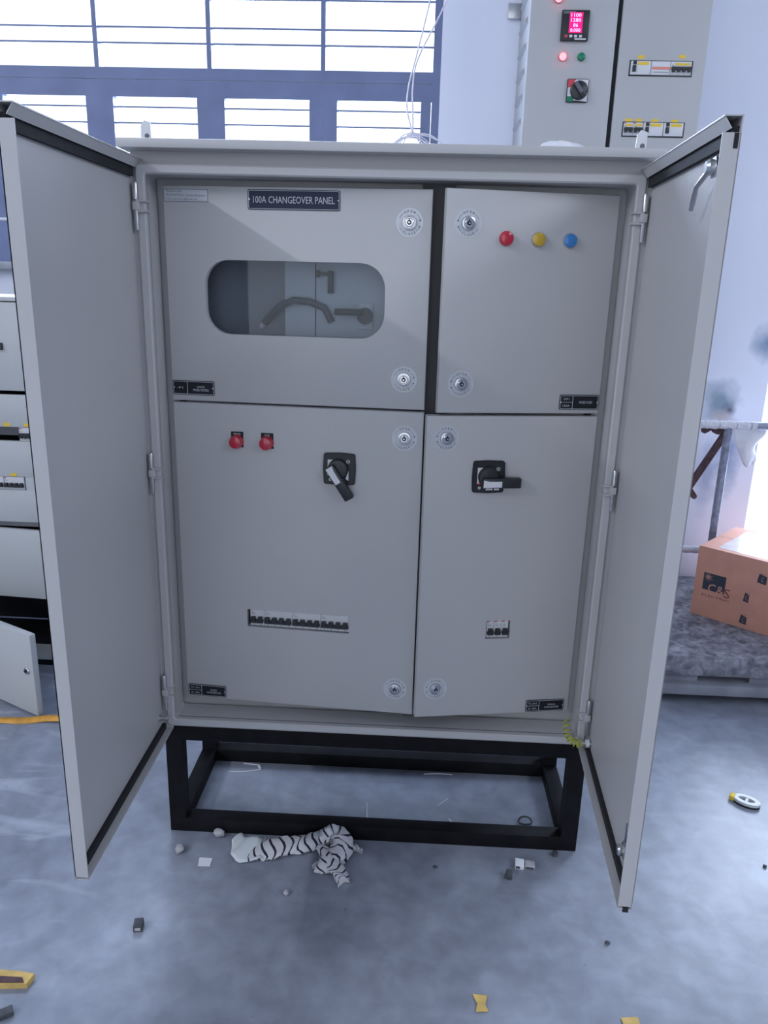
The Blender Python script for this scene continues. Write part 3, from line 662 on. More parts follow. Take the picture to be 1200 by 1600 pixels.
# ------------------------------------------------------------------ tall panel on the back wall
tp = thing('tall_wall_panel', 'tall grey distribution panel with lit red meter behind the open right door', 'electrical panel', (0.932, 1.30, 0.10))
PW, PH = 0.600, 2.75
def pz(z): return z - 0.10
m = MB(); m.box(0.004, PW - 0.004, 0.018, 0.345, 0, PH, PAINT3, 0.002); m.build('body', tp)
m = MB(); m.box(0.0, 0.292, 0.0, 0.018, 0.01, PH, PAINT3, 0.003); dl = m.build('door', tp)
m = MB(); m.box(0.307, PW, 0.0, 0.018, 0.01, PH, PAINT3, 0.003); dr = m.build('door', tp)
bx('door_gap_seal', tp, 0.290, 0.309, 0.010, 0.019, 0.01, PH, RUBBER)
for z in (1.97, 2.05, 2.13, 2.21, 2.29, 2.37, 2.45, 2.53):
    m = MB(); m.add([(0.004, 0.10, pz(z)), (0.004, 0.26, pz(z)), (-0.008, 0.26, pz(z) - 0.012), (-0.008, 0.10, pz(z) - 0.012), (0.004, 0.10, pz(z) - 0.022), (0.004, 0.26, pz(z) - 0.022)], [(0, 1, 2, 3), (3, 2, 5, 4), (0, 3, 4), (1, 5, 2)], PAINT3); m.build('louvre', tp)
bx('mounting_lug', tp, -0.045, 0.004, 0.335, 0.345, pz(2.35), pz(2.40), ZINC, 0.001)
# meter
m = MB(); m.box(0.105, 0.197, -0.012, 0.0, pz(2.187), pz(2.278), PLASTB, 0.002); m.box(0.109, 0.150, -0.0128, -0.011, pz(2.266), pz(2.274), GREYPR)
for i in range(4): m.box(0.118 + i * 0.016, 0.128 + i * 0.016, -0.0135, -0.011, pz(2.196), pz(2.204), WHITEP if i else REDPR, 0.001)
m.box(0.152, 0.190, -0.0128, -0.011, pz(2.1895), pz(2.194), WHITEP)
me_ = m.build('panel_meter', dl)
m = MB(); m.box(0.131, 0.174, -0.0132, -0.012, pz(2.210), pz(2.270), LEDDISP)
for k, t in enumerate(('1100', '1280', '86', '0.000')): m.text(t, 0.152, pz(2.262) - k * 0.0148, 0.0105, LEDSEG, -0.0136, width=0.033 if len(t) > 2 else 0.016)
m.build('meter_display', dl)
for x, z, mt, lab in ((0.119, 2.140, LEDRED, 'lit red lamp'), (0.182, 2.141, GRNL, 'green lamp'), (0.09, 2.312, LEDRED, 'lit red lamp')):
    m = MB(); lens(m, x, pz(z), 0.0125, mt, 0.010, REDL if mt is LEDRED else GRNL); m.build('indicator_lamp', dl)['label'] = lab
m = MB(); u, z = 0.178, pz(2.037); m.box(u - 0.0365, u + 0.0365, -0.008, 0, z - 0.0365, z + 0.0365, PLASTB, 0.003)
m.prism([(u - 0.034, z + 0.010), (u - 0.012, z + 0.010), (u - 0.012, z + 0.034), (u - 0.034, z + 0.034)], -0.0078, -0.0084, REDPR)
m.prism([(u - 0.034, z - 0.02), (u - 0.020, z - 0.030), (u + 0.034, z - 0.034), (u + 0.034, z + 0.034), (u - 0.008, z + 0.034), (u - 0.034, z + 0.008)], -0.0078, -0.0081, WHITE)
m.prism([(u - 0.034, z - 0.034), (u - 0.012, z - 0.034), (u - 0.012, z - 0.018), (u - 0.034, z - 0.018)], -0.0078, -0.0084, GRNL)
m.build('switch_plate', dl)
k = MB(); k.T = Matrix.Translation((u + 0.004, 0, z)) @ Matrix.Rotation(R(52), 4, 'Y'); k.lathe([(0.030, 0.008), (0.029, 0.018), (0.022, 0.022)], PLASTB2, n=28); k.box(-0.026, 0.026, -0.034, -0.018, -0.009, 0.009, PLASTB2, 0.003); k.box(-0.026, 0.012, -0.0345, -0.030, -0.006, 0.006, GREYPR, 0.001); k.build('switch_handle', dl)
def rccb(parent, x0, z0, w, h, blank=False):
    m = MB(); m.box(x0, x0 + w, -0.004, 0.012, z0, z0 + h, WHITEP, 0.001)
    m.box(x0 + w * 0.35, x0 + w * 0.9, -0.0045, -0.003, z0 + h * 0.70, z0 + h * 0.92, YELPR); o = m.build('breaker', parent)
    t = MB(); t.box(x0 + w * 0.08, x0 + w * 0.26, -0.009, -0.003, z0 + h * 0.20, z0 + h * 0.66, PLASTB2, 0.001); t.box(x0 + w * 0.10, x0 + w * 0.27, -0.008, -0.003, z0 + h * 0.74, z0 + h * 0.98, PLASTB2, 0.001); t.build('toggle', o)
x0, z0 = 0.349, pz(2.090)
m = MB(); m.ring([(x0 - 0.003, z0 - 0.004), (x0 + 0.209, z0 - 0.004), (x0 + 0.209, z0 + 0.044), (x0 - 0.003, z0 + 0.044)], [(x0, z0), (x0 + 0.206, z0), (x0 + 0.206, z0 + 0.042), (x0, z0 + 0.042)], -0.002, 0.004, PLASTB); m.build('breaker_cutout', tp)
rccb(tp, x0 + 0.002, z0, 0.066, 0.042)
m = MB(); m.box(x0 + 0.072, x0 + 0.134, -0.002, 0.012, z0, z0 + 0.042, WHITEP, 0.001); m.box(x0 + 0.074, x0 + 0.134, -0.003, -0.001, z0 + 0.017, z0 + 0.025, mat('orange_red_band', (0.75, 0.25, 0.20), 0.5)); m.box(x0 + 0.076, x0 + 0.130, -0.003, -0.001, z0 + 0.008, z0 + 0.0095, GREYPR); m.build('surge_arrester', tp)
breaker(tp, (0, -0.002, 0), 0, x0 + 0.136, z0, 4, 0.0174, 0.042, False, False, True)
x0, z0 = 0.346, pz(1.901)
m = MB(); m.ring([(x0 - 0.003, z0 - 0.004), (x0 + 0.209, z0 - 0.004), (x0 + 0.209, z0 + 0.044), (x0 - 0.003, z0 + 0.044)], [(x0, z0), (x0 + 0.206, z0), (x0 + 0.206, z0 + 0.042), (x0, z0 + 0.042)], -0.002, 0.004, PLASTB); m.build('breaker_cutout', tp)
breaker(tp, (0, -0.002, 0), 0, x0 + 0.001, z0, 2, 0.0162, 0.042, True, False, True); breaker(tp, (0, -0.002, 0), 0, x0 + 0.035, z0, 2, 0.0162, 0.042, True, False, True)
rccb(tp, x0 + 0.070, z0, 0.066, 0.042); rccb(tp, x0 + 0.139, z0, 0.066, 0.042)
for x, z in ((0.383, 2.144), (0.52, 2.147), (0.362, 1.950), (0.396, 1.950), (0.452, 1.950), (0.520, 1.949)):
    m = MB(); m.box(x - 0.011, x + 0.011, -0.0006, 0.0002, pz(z) - 0.005, pz(z) + 0.005, YELPR); m.build('yellow_tag', tp)

# ------------------------------------------------------------------ panel at the left, behind the open left door
lp = thing('distribution_panel', 'light grey distribution panel with missing lower cover behind the open left door', 'electrical panel', (-0.62, 0.85, 0.0))
def lx(x): return x + 0.62
m = MB(); xa, xb = lx(-1.75), 0.0
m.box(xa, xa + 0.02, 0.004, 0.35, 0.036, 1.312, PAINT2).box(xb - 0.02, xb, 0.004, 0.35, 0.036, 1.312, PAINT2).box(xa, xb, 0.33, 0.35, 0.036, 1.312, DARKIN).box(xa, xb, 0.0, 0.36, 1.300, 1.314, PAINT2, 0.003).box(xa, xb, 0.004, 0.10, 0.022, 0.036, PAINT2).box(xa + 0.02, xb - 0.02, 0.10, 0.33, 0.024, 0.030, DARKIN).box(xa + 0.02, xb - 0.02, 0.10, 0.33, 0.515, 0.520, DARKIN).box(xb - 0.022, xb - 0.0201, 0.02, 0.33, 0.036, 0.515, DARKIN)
m.build('body', lp)
bx('plinth', lp, xa, xb, 0.004, 0.34, 0.0, 0.022, BLACKP)
bx('upper_door', lp, xa, xb, 0.0, 0.018, 1.011, 1.297, PAINT2, 0.003)
m = MB(); m.box(lx(-0.790), lx(-0.762), -0.008, 0.0, 1.145, 1.168, PLASTB, 0.001); m.box(lx(-0.786), lx(-0.768), -0.009, -0.007, 1.150, 1.163, WHITE); m.build('door_handle', lp)
bx('cover_strip', lp, xa, xb, 0.003, 0.018, 0.888, 0.998, PAINT2, 0.002)
bx('cover_strip', lp, xa, xb, 0.003, 0.018, 0.715, 0.840, PAINT2, 0.002)
bx('cover_strip', lp, xa, xb, 0.003, 0.018, 0.552, 0.668, PAINT2, 0.002)
bx('cover_strip', lp, lx(-0.696), xb, 0.003, 0.018, 0.840, 0.888, PAINT2)
bx('cover_strip', lp, lx(-0.736), xb, 0.003, 0.018, 0.668, 0.715, PAINT2)
bx('inner_rail', lp, xa, xb, 0.04, 0.06, 0.545, 0.560, ZINC); bx('inner_rail', lp, xa, xb, 0.03, 0.05, 0.528, 0.545, INNERD)
bx('mounting_rail', lp, xa, xb, 0.08, 0.09, 0.845, 0.885, INNERD)
breaker(lp, (0, 0.004, 0), 0, lx(-0.741), 0.841, 3, 0.0152, 0.046, True, False)
m = MB(); m.tube([(lx(-0.760), 0.045, 0.862), (lx(-0.745), 0.02, 0.858), (lx(-0.738), 0.01, 0.862)], 0.002, WIREW, 6); m.build('loose_wire', lp)
breaker(lp, (0, 0.004, 0), 0, lx(-0.812), 0.669, 4, 0.0176, 0.045, True, True); breaker(lp, (0, 0.004, 0), 0, lx(-0.884), 0.669, 4, 0.0176, 0.045, True, True)
for x, z in ((-0.780, 0.8965), (-0.709, 0.8965), (-0.776, 0.7225)):
    m = MB(); m.box(lx(x) - 0.0115, lx(x) + 0.0115, 0.0018, 0.004, z - 0.0055, z + 0.0055, YELPR); m.build('yellow_tag', lp)
m = MB(); m.box(xa, lx(-0.645), 0.0, 0.016, 0.0, 0.258, PAINT2, 0.003); o = m.build('lower_cover', lp, (0, -0.004, 0.262), (0, R(2.4), 0)); o['label'] = 'tilted lower cover plate'
# its lower door, swung out towards the camera
m = MB(); m.box(-0.66, 0.0, 0.0, 0.022, 0.0, 0.288, PAINT2, 0.004); m.lathe([(0.0125, 0), (0.0125, 0.003), (0.010, 0.006)], CHROME, (-0.030, 0, 0.158), n=20); m.lathe([(0.005, 0.005), (0.0045, 0.010)], PLASTB, (-0.030, 0, 0.158), n=12)
m.build('lower_door', lp, (lx(-0.590), 0.495 - 0.85, 0.006), (0, 0, R(-28.4)))['label'] = 'small lower door swung open with chrome lock'

# white cable looped up on the left panel
m = MB(); P = []
for i in range(15):
    a = R(200 - i * 13); P.append((-0.80 + 0.12 * math.cos(a) , 1.0, 1.46 + 0.10 * math.sin(a)))
P = [(-0.93, 1.02, 1.316)] + P[1:] + [(-0.66, 1.02, 1.318)]
tag(m.tube(P, 0.0045, WIREW, 8).build('cable_loop'), 'white cable looped on top of the left distribution panel', 'cable')

# ------------------------------------------------------------------ hanging wires above the cabinet
hw = thing('hanging_wire_coil', 'thin white wires hanging down to a loose coil above the cabinet roof', 'wire', (0.561, 0.42, 1.6485))
def curve(ps, n=10):
    out = []
    P = [Vector(ps[0])] + [Vector(p) for p in ps] + [Vector(ps[-1])]
    for i in range(1, len(P) - 2):
        for j in range(n):
            t = j / n; a, b, c, d_ = P[i - 1], P[i], P[i + 1], P[i + 2]
            out.append(0.5 * ((2 * b) + (c - a) * t + (2 * a - 5 * b + 4 * c - d_) * t * t + (3 * b - a - 3 * c + d_) * t ** 3))
    out.append(P[-2]); return out
for P in ([(0.004, 0, 0.095), (-0.012, 0, 0.15), (-0.010, 0, 0.20), (0.006, 0, 0.265), (0.038, 0, 0.40), (0.08, 0, 0.62), (0.12, 0, 2.0), (0.13, 0, 3.94)],
          [(0.004, 0.004, 0.095), (0.002, 0.004, 0.15), (0.000, 0.004, 0.20), (0.012, 0.004, 0.265), (0.080, 0.004, 0.40), (0.16, 0.004, 0.62), (0.24, 0.004, 2.0), (0.25, 0.004, 3.94)]):
    MB().tube(curve(P, 8), 0.0019, WIREW, 6).build('strand', hw)
for i in range(7):
    ra = (0.030, 0.040, 0.046, 0.052, 0.060, 0.066, 0.072)[i]; hh = 0.094 - 0.0015 * (i % 4); dx = (0.004, -0.006, 0.003, -0.004, 0.006, -0.002, 0.0)[i]
    pts = [(dx + ra * math.cos(R(a)), (i - 3) * 0.009, 0.002 + (hh - 0.002) * max(0.0, math.sin(R(a))) ** 0.8) for a in range(0, 181, 10)]
    MB().tube(pts, 0.0013, WIREW, 5).build('coil_loop', hw)
for i in range(2):
    MB().tube(curve([(0.0, 0, 0.095), (0.05, 0.0, 0.088 + 0.004 * i), (0.088, 0, 0.062 - 0.006 * i), (0.094, 0, 0.002)], 6), 0.0016, WIREW, 5).build('coil_loop', hw)
# bits left on the roof
m = MB(); m.box(-0.036, 0.036, -0.02, 0.02, 0.0, 0.026, DARKBIT, 0.008); m.box(-0.030, 0.005, -0.021, 0.0, 0.020, 0.0285, PAPER, 0.002)
tag(m.build('folded_offcut', None, (0.690, 0.18, 1.649)), 'small dark folded offcut lying on the cabinet roof', 'offcut')
def blob(name, loc, r, mt, seed, sq=1.0, sub=3):
    rnd = random.Random(seed); bm = bmesh.new(); bmesh.ops.create_icosphere(bm, subdivisions=sub, radius=1)
    ph = [rnd.uniform(0, 6.28) for _ in range(6)]
    for v in bm.verts:
        c = v.co.copy(); k = 1 + 0.14 * math.sin(3 * c.x + ph[0]) * math.cos(4 * c.y + ph[1]) + 0.10 * math.sin(7 * c.z + ph[2] + 2 * c.x) + 0.05 * math.sin(11 * c.y + ph[3])
        v.co = Vector((c.x * r[0] * k, c.y * r[1] * k, max(-r[2], c.z * r[2] * k)))
    me = bpy.data.meshes.new(name); bm.to_mesh(me); bm.free(); me.materials.append(mt)
    me.polygons.foreach_set('use_smooth', [True] * len(me.polygons))
    o = bpy.data.objects.new(name, me); COL.objects.link(o); o.location = loc; return o
tag(blob('plastic_film_wad', (0.905, 0.28, 1.6487 + 0.031), (0.055, 0.04, 0.031), POLY, 3), 'crumpled white plastic film on the roof beside the right lifting eye', 'plastic film')

# ------------------------------------------------------------------ right side: platform, rail, box
pf = thing('low_platform', 'low grey timber platform with worn top under the cardboard box', 'platform', (1.40, 0.79, 0.0))
bx('deck', pf, 0, 1.7, 0, 0.80, 0.105, 0.180, DECK, 0.004)
for x in (0.0, 0.40, 0.80, 1.25): bx('spacer_block', pf, x, x + 0.22, 0.02, 0.78, 0.076, 0.105, CONC)
bx('lower_board', pf, 0, 1.7, -0.01, 0.79, 0.036, 0.076, CONC, 0.003)
for x in (0.0, 0.55, 1.10, 1.5): bx('runner', pf, x, x + 0.12, 0.05, 0.76, 0.0, 0.036, CONC)

rl = thing('pipe_railing', 'galvanised pipe railing wrapped in foam standing behind the cardboard box', 'railing', (1.833, 1.40, 0.18))
m = MB(); m.tube([(-0.42, 0, 0.708), (0.13, 0, 0.708), (0.6, 0, 0.708)], 0.0155, GALV, 14).build('top_pipe', rl)
pts = [(-0.40 + i * 0.0112, 0, 0.708) for i in range(46)]
m = MB(); m.tube(pts, [0.0170 + 0.0016 * math.sin(i * 2.3) + 0.0010 * math.sin(i * 5.1) for i in range(46)], FOAMW, 14); m.build('foam_wrap', rl)
m = MB(); m.tube([(0, 0, 0.0), (0, 0, 0.708)], 0.0150, GALV, 14); m.build('post', rl)
m = MB(); m.tube([(0, 0, 0.31 + i * 0.012) for i in range(32)], [0.0158 + 0.0003 * math.sin(i * 1.9) for i in range(32)], GALV, 14); m.build('film_wrap', rl)
m = MB(); m.tube([(-0.42, 0, 0.188), (0.0, 0, 0.188)], 0.0140, GALV, 14); m.build('lower_pipe', rl)
pts = [(-0.40 + i * 0.011, 0, 0.188) for i in range(33)]
m = MB(); m.tube(pts, [0.0155 + 0.0014 * math.sin(i * 2.1) for i in range(33)], FOAMW, 14); m.build('foam_wrap', rl)
m = MB(); m.lathe([(0.045, 0), (0.045, 0.006)], GALV, (0, 0, 0), 'z', 20); m.build('foot_flange', rl)
# rusty crank bar hooked on the railing
m = MB(); m.T = Matrix.Translation((0, 0.0, 0))
def bar(m, a, b, wd, y0, y1, mt):
    a = Vector(a); b = Vector(b); e = (b - a).normalized(); n_ = Vector((-e.y, e.x)) * wd / 2
    pts = []
    for c, s_ in ((b, 1), (a, -1)):
        for i in range(7):
            an = R(-90 + 30 * i); q = c + (e * math.cos(an) + Vector((-e.y, e.x)) * math.sin(an)) * (wd / 2) * s_
            pts.append((q.x, q.y))
    m.prism(pts, y0, y1, mt)
bar(m, (1.732, 0.612), (1.855, 0.856), 0.024, 1.455, 1.475, RUST); bar(m, (1.734, 0.606), (1.752, 0.582), 0.022, 1.440, 1.4551, RUST)
bar(m, (1.757, 0.856), (1.800, 0.884), 0.024, 1.4401, 1.455, RUST); bar(m, (1.800, 0.884), (1.846, 0.878), 0.026, 1.4402, 1.4552, RUST)
m.lathe([(0.020, 0), (0.020, 0.03)], RUST, (1.812, 1.475, 0.860), n=14)
m.tube([(1.82, 1.46, 0.868), (1.82, 1.426, 0.893)], 0.006, RUST, 8)
tag(m.build('crank_bar'), 'rusty brown crank bar hanging diagonally behind the railing post', 'crank')
# torn plastic film on the railing
me_v = []; me_f = []; NX, NZ = 12, 14
for j in range(NZ + 1):
    for i in range(NX + 1):
        s_, t = i / NX, j / NZ
        x0_ = 1.862 + 0.075 * t ** 1.2; x1_ = 1.985 - 0.01 * t + 0.012 * math.sin(9 * t)
        me_v.append((x0_ + (x1_ - x0_) * s_, 1.440 + 0.012 * math.sin(5 * s_ + 3 * t) + 0.02 * t, 0.885 - 0.165 * t - 0.010 * math.sin(7 * s_) * t))
for j in range(NZ):
    for i in range(NX):
        a = j * (NX + 1) + i; me_f.append((a, a + 1, a + NX + 2, a + NX + 1))
m = MB(); m.add(me_v, me_f, POLY); o = m.build('torn_film', recalc=False); sm_ = o.modifiers.new('thickness', 'SOLIDIFY'); sm_.thickness = 0.0012
tag(o, 'torn white plastic film hanging from the pipe railing near the doorway', 'plastic film')

bxA = math.atan2(-0.197, 0.22)
cb = thing('cardboard_box', 'orange brown cardboard carton with black printed logo on the low platform', 'box', (1.700, 1.176, 0.1802), bxA)
BW, BD, BH = 0.46, 0.36, 0.275
m = MB(); m.box(0, BW, 0, BD, 0, BH, CARD, 0.003); m.build('carton_body', cb)
m = MB(); m.box(0.002, BW - 0.002, 0.001, BD / 2 - 0.001, BH, BH + 0.003, CARD); m.build('top_flap', cb)
m = MB(); m.box(0.002, BW - 0.002, BD / 2 + 0.001, BD - 0.001, BH, BH + 0.003, CARD); m.build('top_flap', cb)
m = MB(); m.box(0.06, BW - 0.004, 0.03, BD - 0.04, BH + 0.003, BH + 0.0036, CARDTOP); m.build('sunlit_top_sheet', cb)  # added sheet, carries the sunlit patch of the carton top
LOGO = mat('dark_carton_ink', (0.035, 0.04, 0.06), 0.6); INK2 = mat('brown_carton_ink', (0.17, 0.055, 0.045), 0.6)
m = MB(); y = -0.0004
sq = [(0.034, 0.112), (0.118, 0.112), (0.118, 0.180), (0.034, 0.180)]
m.prism(sq, 0, y, LOGO)
for i in range(14):
    a = R(i * 360 / 14); c, s_ = math.cos(a), math.sin(a); l = 0.022 if i % 2 else 0.015
    m.prism([(0.052 + c * 0.005 - s_ * 0.0009, 0.164 + s_ * 0.005 + c * 0.0009), (0.052 + c * 0.005 + s_ * 0.0009, 0.164 + s_ * 0.005 - c * 0.0009), (0.052 + c * l, 0.164 + s_ * l)], y, y * 2, CARD)
m.prism(circle(0.052, 0.164, 0.004, 12), y, y * 2, CARD)
m.text('C&', 0.086, 0.122, 0.036, CARD, y * 2.2, width=0.060); m.text('S', 0.128, 0.118, 0.036, INK2, y * 2.2, width=0.022)
m.text('ELECTRIC', 0.088, 0.090, 0.008, INK2, y * 2.2, width=0.104)
m.build('printed_logo', cb)
for (x0, x1, z0, z1) in ((0.226, 0.258, 0.190, 0.228), (0.188, 0.208, 0.105, 0.142), (0.186, 0.212, 0.018, 0.054)):
    m = MB(); m.prism([(x0, z0 + 0.004), (x1, z0), (x1, z1 - 0.006), (x0 + 0.004, z1)], 0, y, LOGO)
    m.tube([((x0 + x1) / 2 + 0.004 + 0.006 * math.cos(R(a)), y * 2, (z0 + z1) / 2 + 0.008 * math.sin(R(a))) for a in range(60, 330, 30)], 0.0008, CARD, 4)
    for dx in (-0.004, 0.002, 0.008): m.prism([((x0 + x1) / 2 + dx, z1 - 0.002), ((x0 + x1) / 2 + dx + 0.002, z1 - 0.002), ((x0 + x1) / 2 + dx * 1.5 + 0.001, z1 + 0.007)], 0, y, LOGO)
    m.build('printed_mark', cb)

# ------------------------------------------------------------------ striped rag in front of the stand
def rag():
    rg = thing('striped_rag', 'crumpled white rag with black stripes against the front rail of the stand', 'rag', (0.30, -0.06, 0))
    def roll(path, name, n=14, per=5, stripes=True, seed=1):
        rnd = random.Random(seed); P = []; N = len(path) - 1
        base = [Vector(p[:3]) for p in path]; S = 10 * N
        C = curve([p[:3] for p in path], 10)
        def lin(idx, col):
            f = idx / 10; i = min(int(f), N - 1); t = f - i; return path[i][col] * (1 - t) + path[i + 1][col] * t
        v = []; f = []; mi = []
        for i, c in enumerate(C):
            a = C[max(0, i - 1)]; b = C[min(len(C) - 1, i + 1)]; tg = (b - a); tg.z = 0; tg.normalize(); sd = Vector((-tg.y, tg.x, 0))
            wd, hh = lin(i, 3), lin(i, 4)
            for k in range(n):
                an = 2 * math.pi * k / n
                wr = 1 + 0.13 * math.sin(3 * an + i * 0.35) + 0.08 * math.sin(5 * an - i * 0.8 + seed)
                z = hh * (0.5 + 0.5 * math.sin(an) * wr)
                q = c + sd * (wd * math.cos(an) * wr) ; skew = tg * 0.008 * math.sin(2 * an + 0.25 * i)
                v.append((q.x + skew.x, q.y + skew.y, max(0.0008, c.z + z)))
        L = len(C)
        for i in range(L - 1):
            for k in range(n):
                f.append((i * n + k, i * n + (k + 1) % n, (i + 1) * n + (k + 1) % n, (i + 1) * n + k)); mi.append(1 if stripes and (i % per == 0) else 0)
        f += [tuple(range(n))[::-1], tuple((L - 1) * n + k for k in range(n))]; mi += [0, 0]
        m = MB(); m.mats = [CLOTHW, CLOTHB]; m.v = v; m.f = f; m.m = mi
        return m.build(name, rg, smooth=60)
    # x, y, z, half width, height (relative to the thing)
    roll([(-0.075, -0.005, 0, 0.040, 0.010), (-0.035, 0.002, 0, 0.036, 0.014), (0.02, 0.012, 0, 0.032, 0.020), (0.07, 0.026, 0, 0.026, 0.030), (0.115, 0.030, 0.004, 0.024, 0.040)], 'cloth_arm', per=4, seed=2)
    roll([(0.095, 0.026, 0.004, 0.022, 0.040), (0.125, 0.036, 0.006, 0.022, 0.050), (0.150, 0.020, 0.004, 0.026, 0.050), (0.148, -0.015, 0, 0.030, 0.040), (0.120, -0.045, 0, 0.026, 0.024), (0.095, -0.055, 0, 0.018, 0.010)], 'cloth_loop', per=5, seed=5)
    roll([(0.105, 0.000, 0.002, 0.016, 0.030), (0.130, -0.040, 0, 0.018, 0.028), (0.155, -0.075, 0, 0.017, 0.022), (0.168, -0.100, 0, 0.016, 0.018)], 'cloth_tail', per=4, seed=8)
    roll([(0.160, 0.020, 0.0, 0.010, 0.020), (0.185, 0.022, 0, 0.011, 0.018), (0.200, 0.015, 0, 0.008, 0.010)], 'cloth_knot', per=5, seed=9)
    m = MB(); NX_, NY_ = 10, 8; v = []; f = []
    out = [(-0.132, 0.030), (-0.110, 0.055), (-0.095, 0.040), (-0.055, 0.034)]; low = [(-0.128, 0.012), (-0.122, -0.030), (-0.100, -0.052), (-0.045, -0.036)]
    def pl(p, t): 
        g = t * (len(p) - 1); i = min(int(g), len(p) - 2); q = g - i; return Vector(p[i]).lerp(Vector(p[i + 1]), q)
    for i in range(NX_ + 1):
        for j in range(NY_ + 1):
            a, b = pl(out, i / NX_), pl(low, i / NX_); q = a.lerp(b, j / NY_)
            v.append((q.x, q.y, 0.007 + 0.005 * math.sin(i * 0.9 + j * 0.5) + 0.006 * i / NX_))
    for i in range(NX_):
        for j in range(NY_): f.append((i * (NY_ + 1) + j, i * (NY_ + 1) + j + 1, (i + 1) * (NY_ + 1) + j + 1, (i + 1) * (NY_ + 1) + j))
    m.add(v, f, CLOTHP); o = m.build('cloth_flap', rg, recalc=False); s_ = o.modifiers.new('thickness', 'SOLIDIFY'); s_.thickness = 0.003
rag()

# ------------------------------------------------------------------ small things on the floor
def wirebit(name, a, b, label, r=0.0016, bend=0.0, mt=PAPER, group='wire offcuts on the floor'):
    a = Vector((a[0], a[1], r)); b = Vector((b[0], b[1], r)); mid = (a + b) / 2 + Vector((-(b - a).y, (b - a).x, 0)) * bend
    tag(MB().tube(curve([a, mid, b], 6), r, mt, 6).build(name), label, 'wire offcut', group)
wirebit('wire_offcut', (0.091, 0.262), (0.182, 0.279), 'longest white wire offcut near the rear left corner inside the stand', bend=-0.06)
wirebit('wire_offcut', (0.125, 0.305), (0.176, 0.300), 'short white wire offcut beside the rear left rail inside the stand')
wirebit('wire_offcut', (0.503, 0.154), (0.507, 0.084), 'straight white wire offcut pointing to the camera inside the stand centre')
wirebit('wire_offcut', (0.662, 0.296), (0.746, 0.300), 'white wire offcut lying along the rear rail of the stand', bend=0.05)
wirebit('wire_offcut', (0.700, 0.155), (0.730, 0.189), 'thin slanting wire offcut right of centre inside the stand', r=0.001)
wirebit('cable_tie_piece', (0.728, 0.094), (0.752, 0.062), 'thick white cable tie piece behind the front rail of the stand', r=0.0034)
m = MB(); m.box(-0.008, 0.008, -0.003, 0.003, 0, 0.005, PAPER, 0.001); tag(m.build('plastic_chip', None, (0.176, 0.288, 0), (0, 0, R(-55))), 'small white plastic chip between the two rear wire offcuts', 'plastic chip')
m = MB(); m.tube([(0.018 * math.cos(R(a)), 0.010 * math.sin(R(a)), 0.004 + 0.010 * max(0, math.sin(R(a)))) for a in range(0, 360, 30)], 0.0024, DARKBIT, 6, True); tag(m.build('metal_clip', None, (0.934, 0.101, 0)), 'small dark metal clip inside the stand near the right rail', 'clip')
tag(blob('grey_nub', (0.958, 0.056, 0.006), (0.010, 0.007, 0.006), DARKBIT, 5, sub=2), 'dark grey nub behind the front rail at the right of the stand', 'debris')
m = MB(); m.prism([(-0.016, -0.014), (0.017, -0.013), (0.018, 0.015), (-0.012, 0.016)], 0, 0.0006, PAPER); tag(m.build('paper_square', None, (0.117, -0.108, 0.0008), (R(90), 0, 0)), 'small white square of paper on the floor left of the rag', 'paper')
def crumb(loc, r, label, seed, mt=CRUMB, name='plaster_crumb', cat='crumb'): tag(blob(name, (loc[0], loc[1], r[2] * 0.98), r, mt, seed, sub=2), label, cat, 'pale crumbs on the floor')
crumb((0.046, -0.075), (0.011, 0.015, 0.009), 'pale elongated crumb on the floor left of the white paper square', 11)
crumb((0.130, -0.012), (0.015, 0.011, 0.011), 'pale crumb against the front rail of the stand', 12)
crumb((0.336, -0.198), (0.006, 0.008, 0.006), 'small pale crumb on the floor in front of the rag', 13)
m = MB(); m.box(-0.010, 0.010, -0.013, 0.013, 0, 0.016, DARKBIT, 0.002); m.box(-0.006, 0.006, -0.0135, -0.012, 0.004, 0.012, CRUMB); tag(m.build('terminal_block', None, (0.027, -0.320, 0), (0, 0, R(10))), 'small dark grey terminal block alone on the left foreground floor', 'terminal block', 'terminal blocks on the floor')
m = MB(); m.box(-0.012, 0.012, -0.009, 0.009, 0, 0.014, DARKBIT, 0.003); m.box(-0.004, 0.006, -0.0095, -0.006, 0.004, 0.011, CRUMB); tag(m.build('terminal_block', None, (0.869, -0.102, 0), (0, 0, R(70))), 'small dark terminal block in front of the right end of the stand', 'terminal block', 'terminal blocks on the floor')
m = MB(); m.box(-0.026, -0.004, -0.013, 0.013, 0, 0.012, PAPER, 0.001); m.box(-0.024, -0.014, -0.014, -0.008, 0.003, 0.009, DARKBIT); m.box(-0.002, 0.022, -0.010, 0.010, 0, 0.013, CRUMB, 0.002); m.box(0.0, 0.020, -0.0105, -0.006, 0.002, 0.008, DARKBIT)
tag(m.build('wire_connector', None, (0.914, -0.064, 0), (0, 0, R(-6))), 'cream and grey wire connector by the right foot of the stand', 'connector')
m = MB(); m.lathe([(0.008, 0), (0.008, 0.010), (0.005, 0.011)], DARKBIT, axis='z', n=6); tag(m.build('hex_nut', None, (0.994, -0.018, 0)), 'dark hex nut at the right front foot of the stand', 'nut')
tag(blob('dark_chip', (0.689, -0.085, 0.003), (0.006, 0.004, 0.003), DARKBIT, 22, sub=2), 'tiny dark chip on the floor before the middle of the stand', 'debris', 'tiny dark chips on the floor')
tag(blob('dark_chip', (1.52, -0.02, 0.003), (0.005, 0.005, 0.003), DARKBIT, 23, sub=2), 'tiny dark chip on the open floor right of the cabinet', 'debris', 'tiny dark chips on the floor')
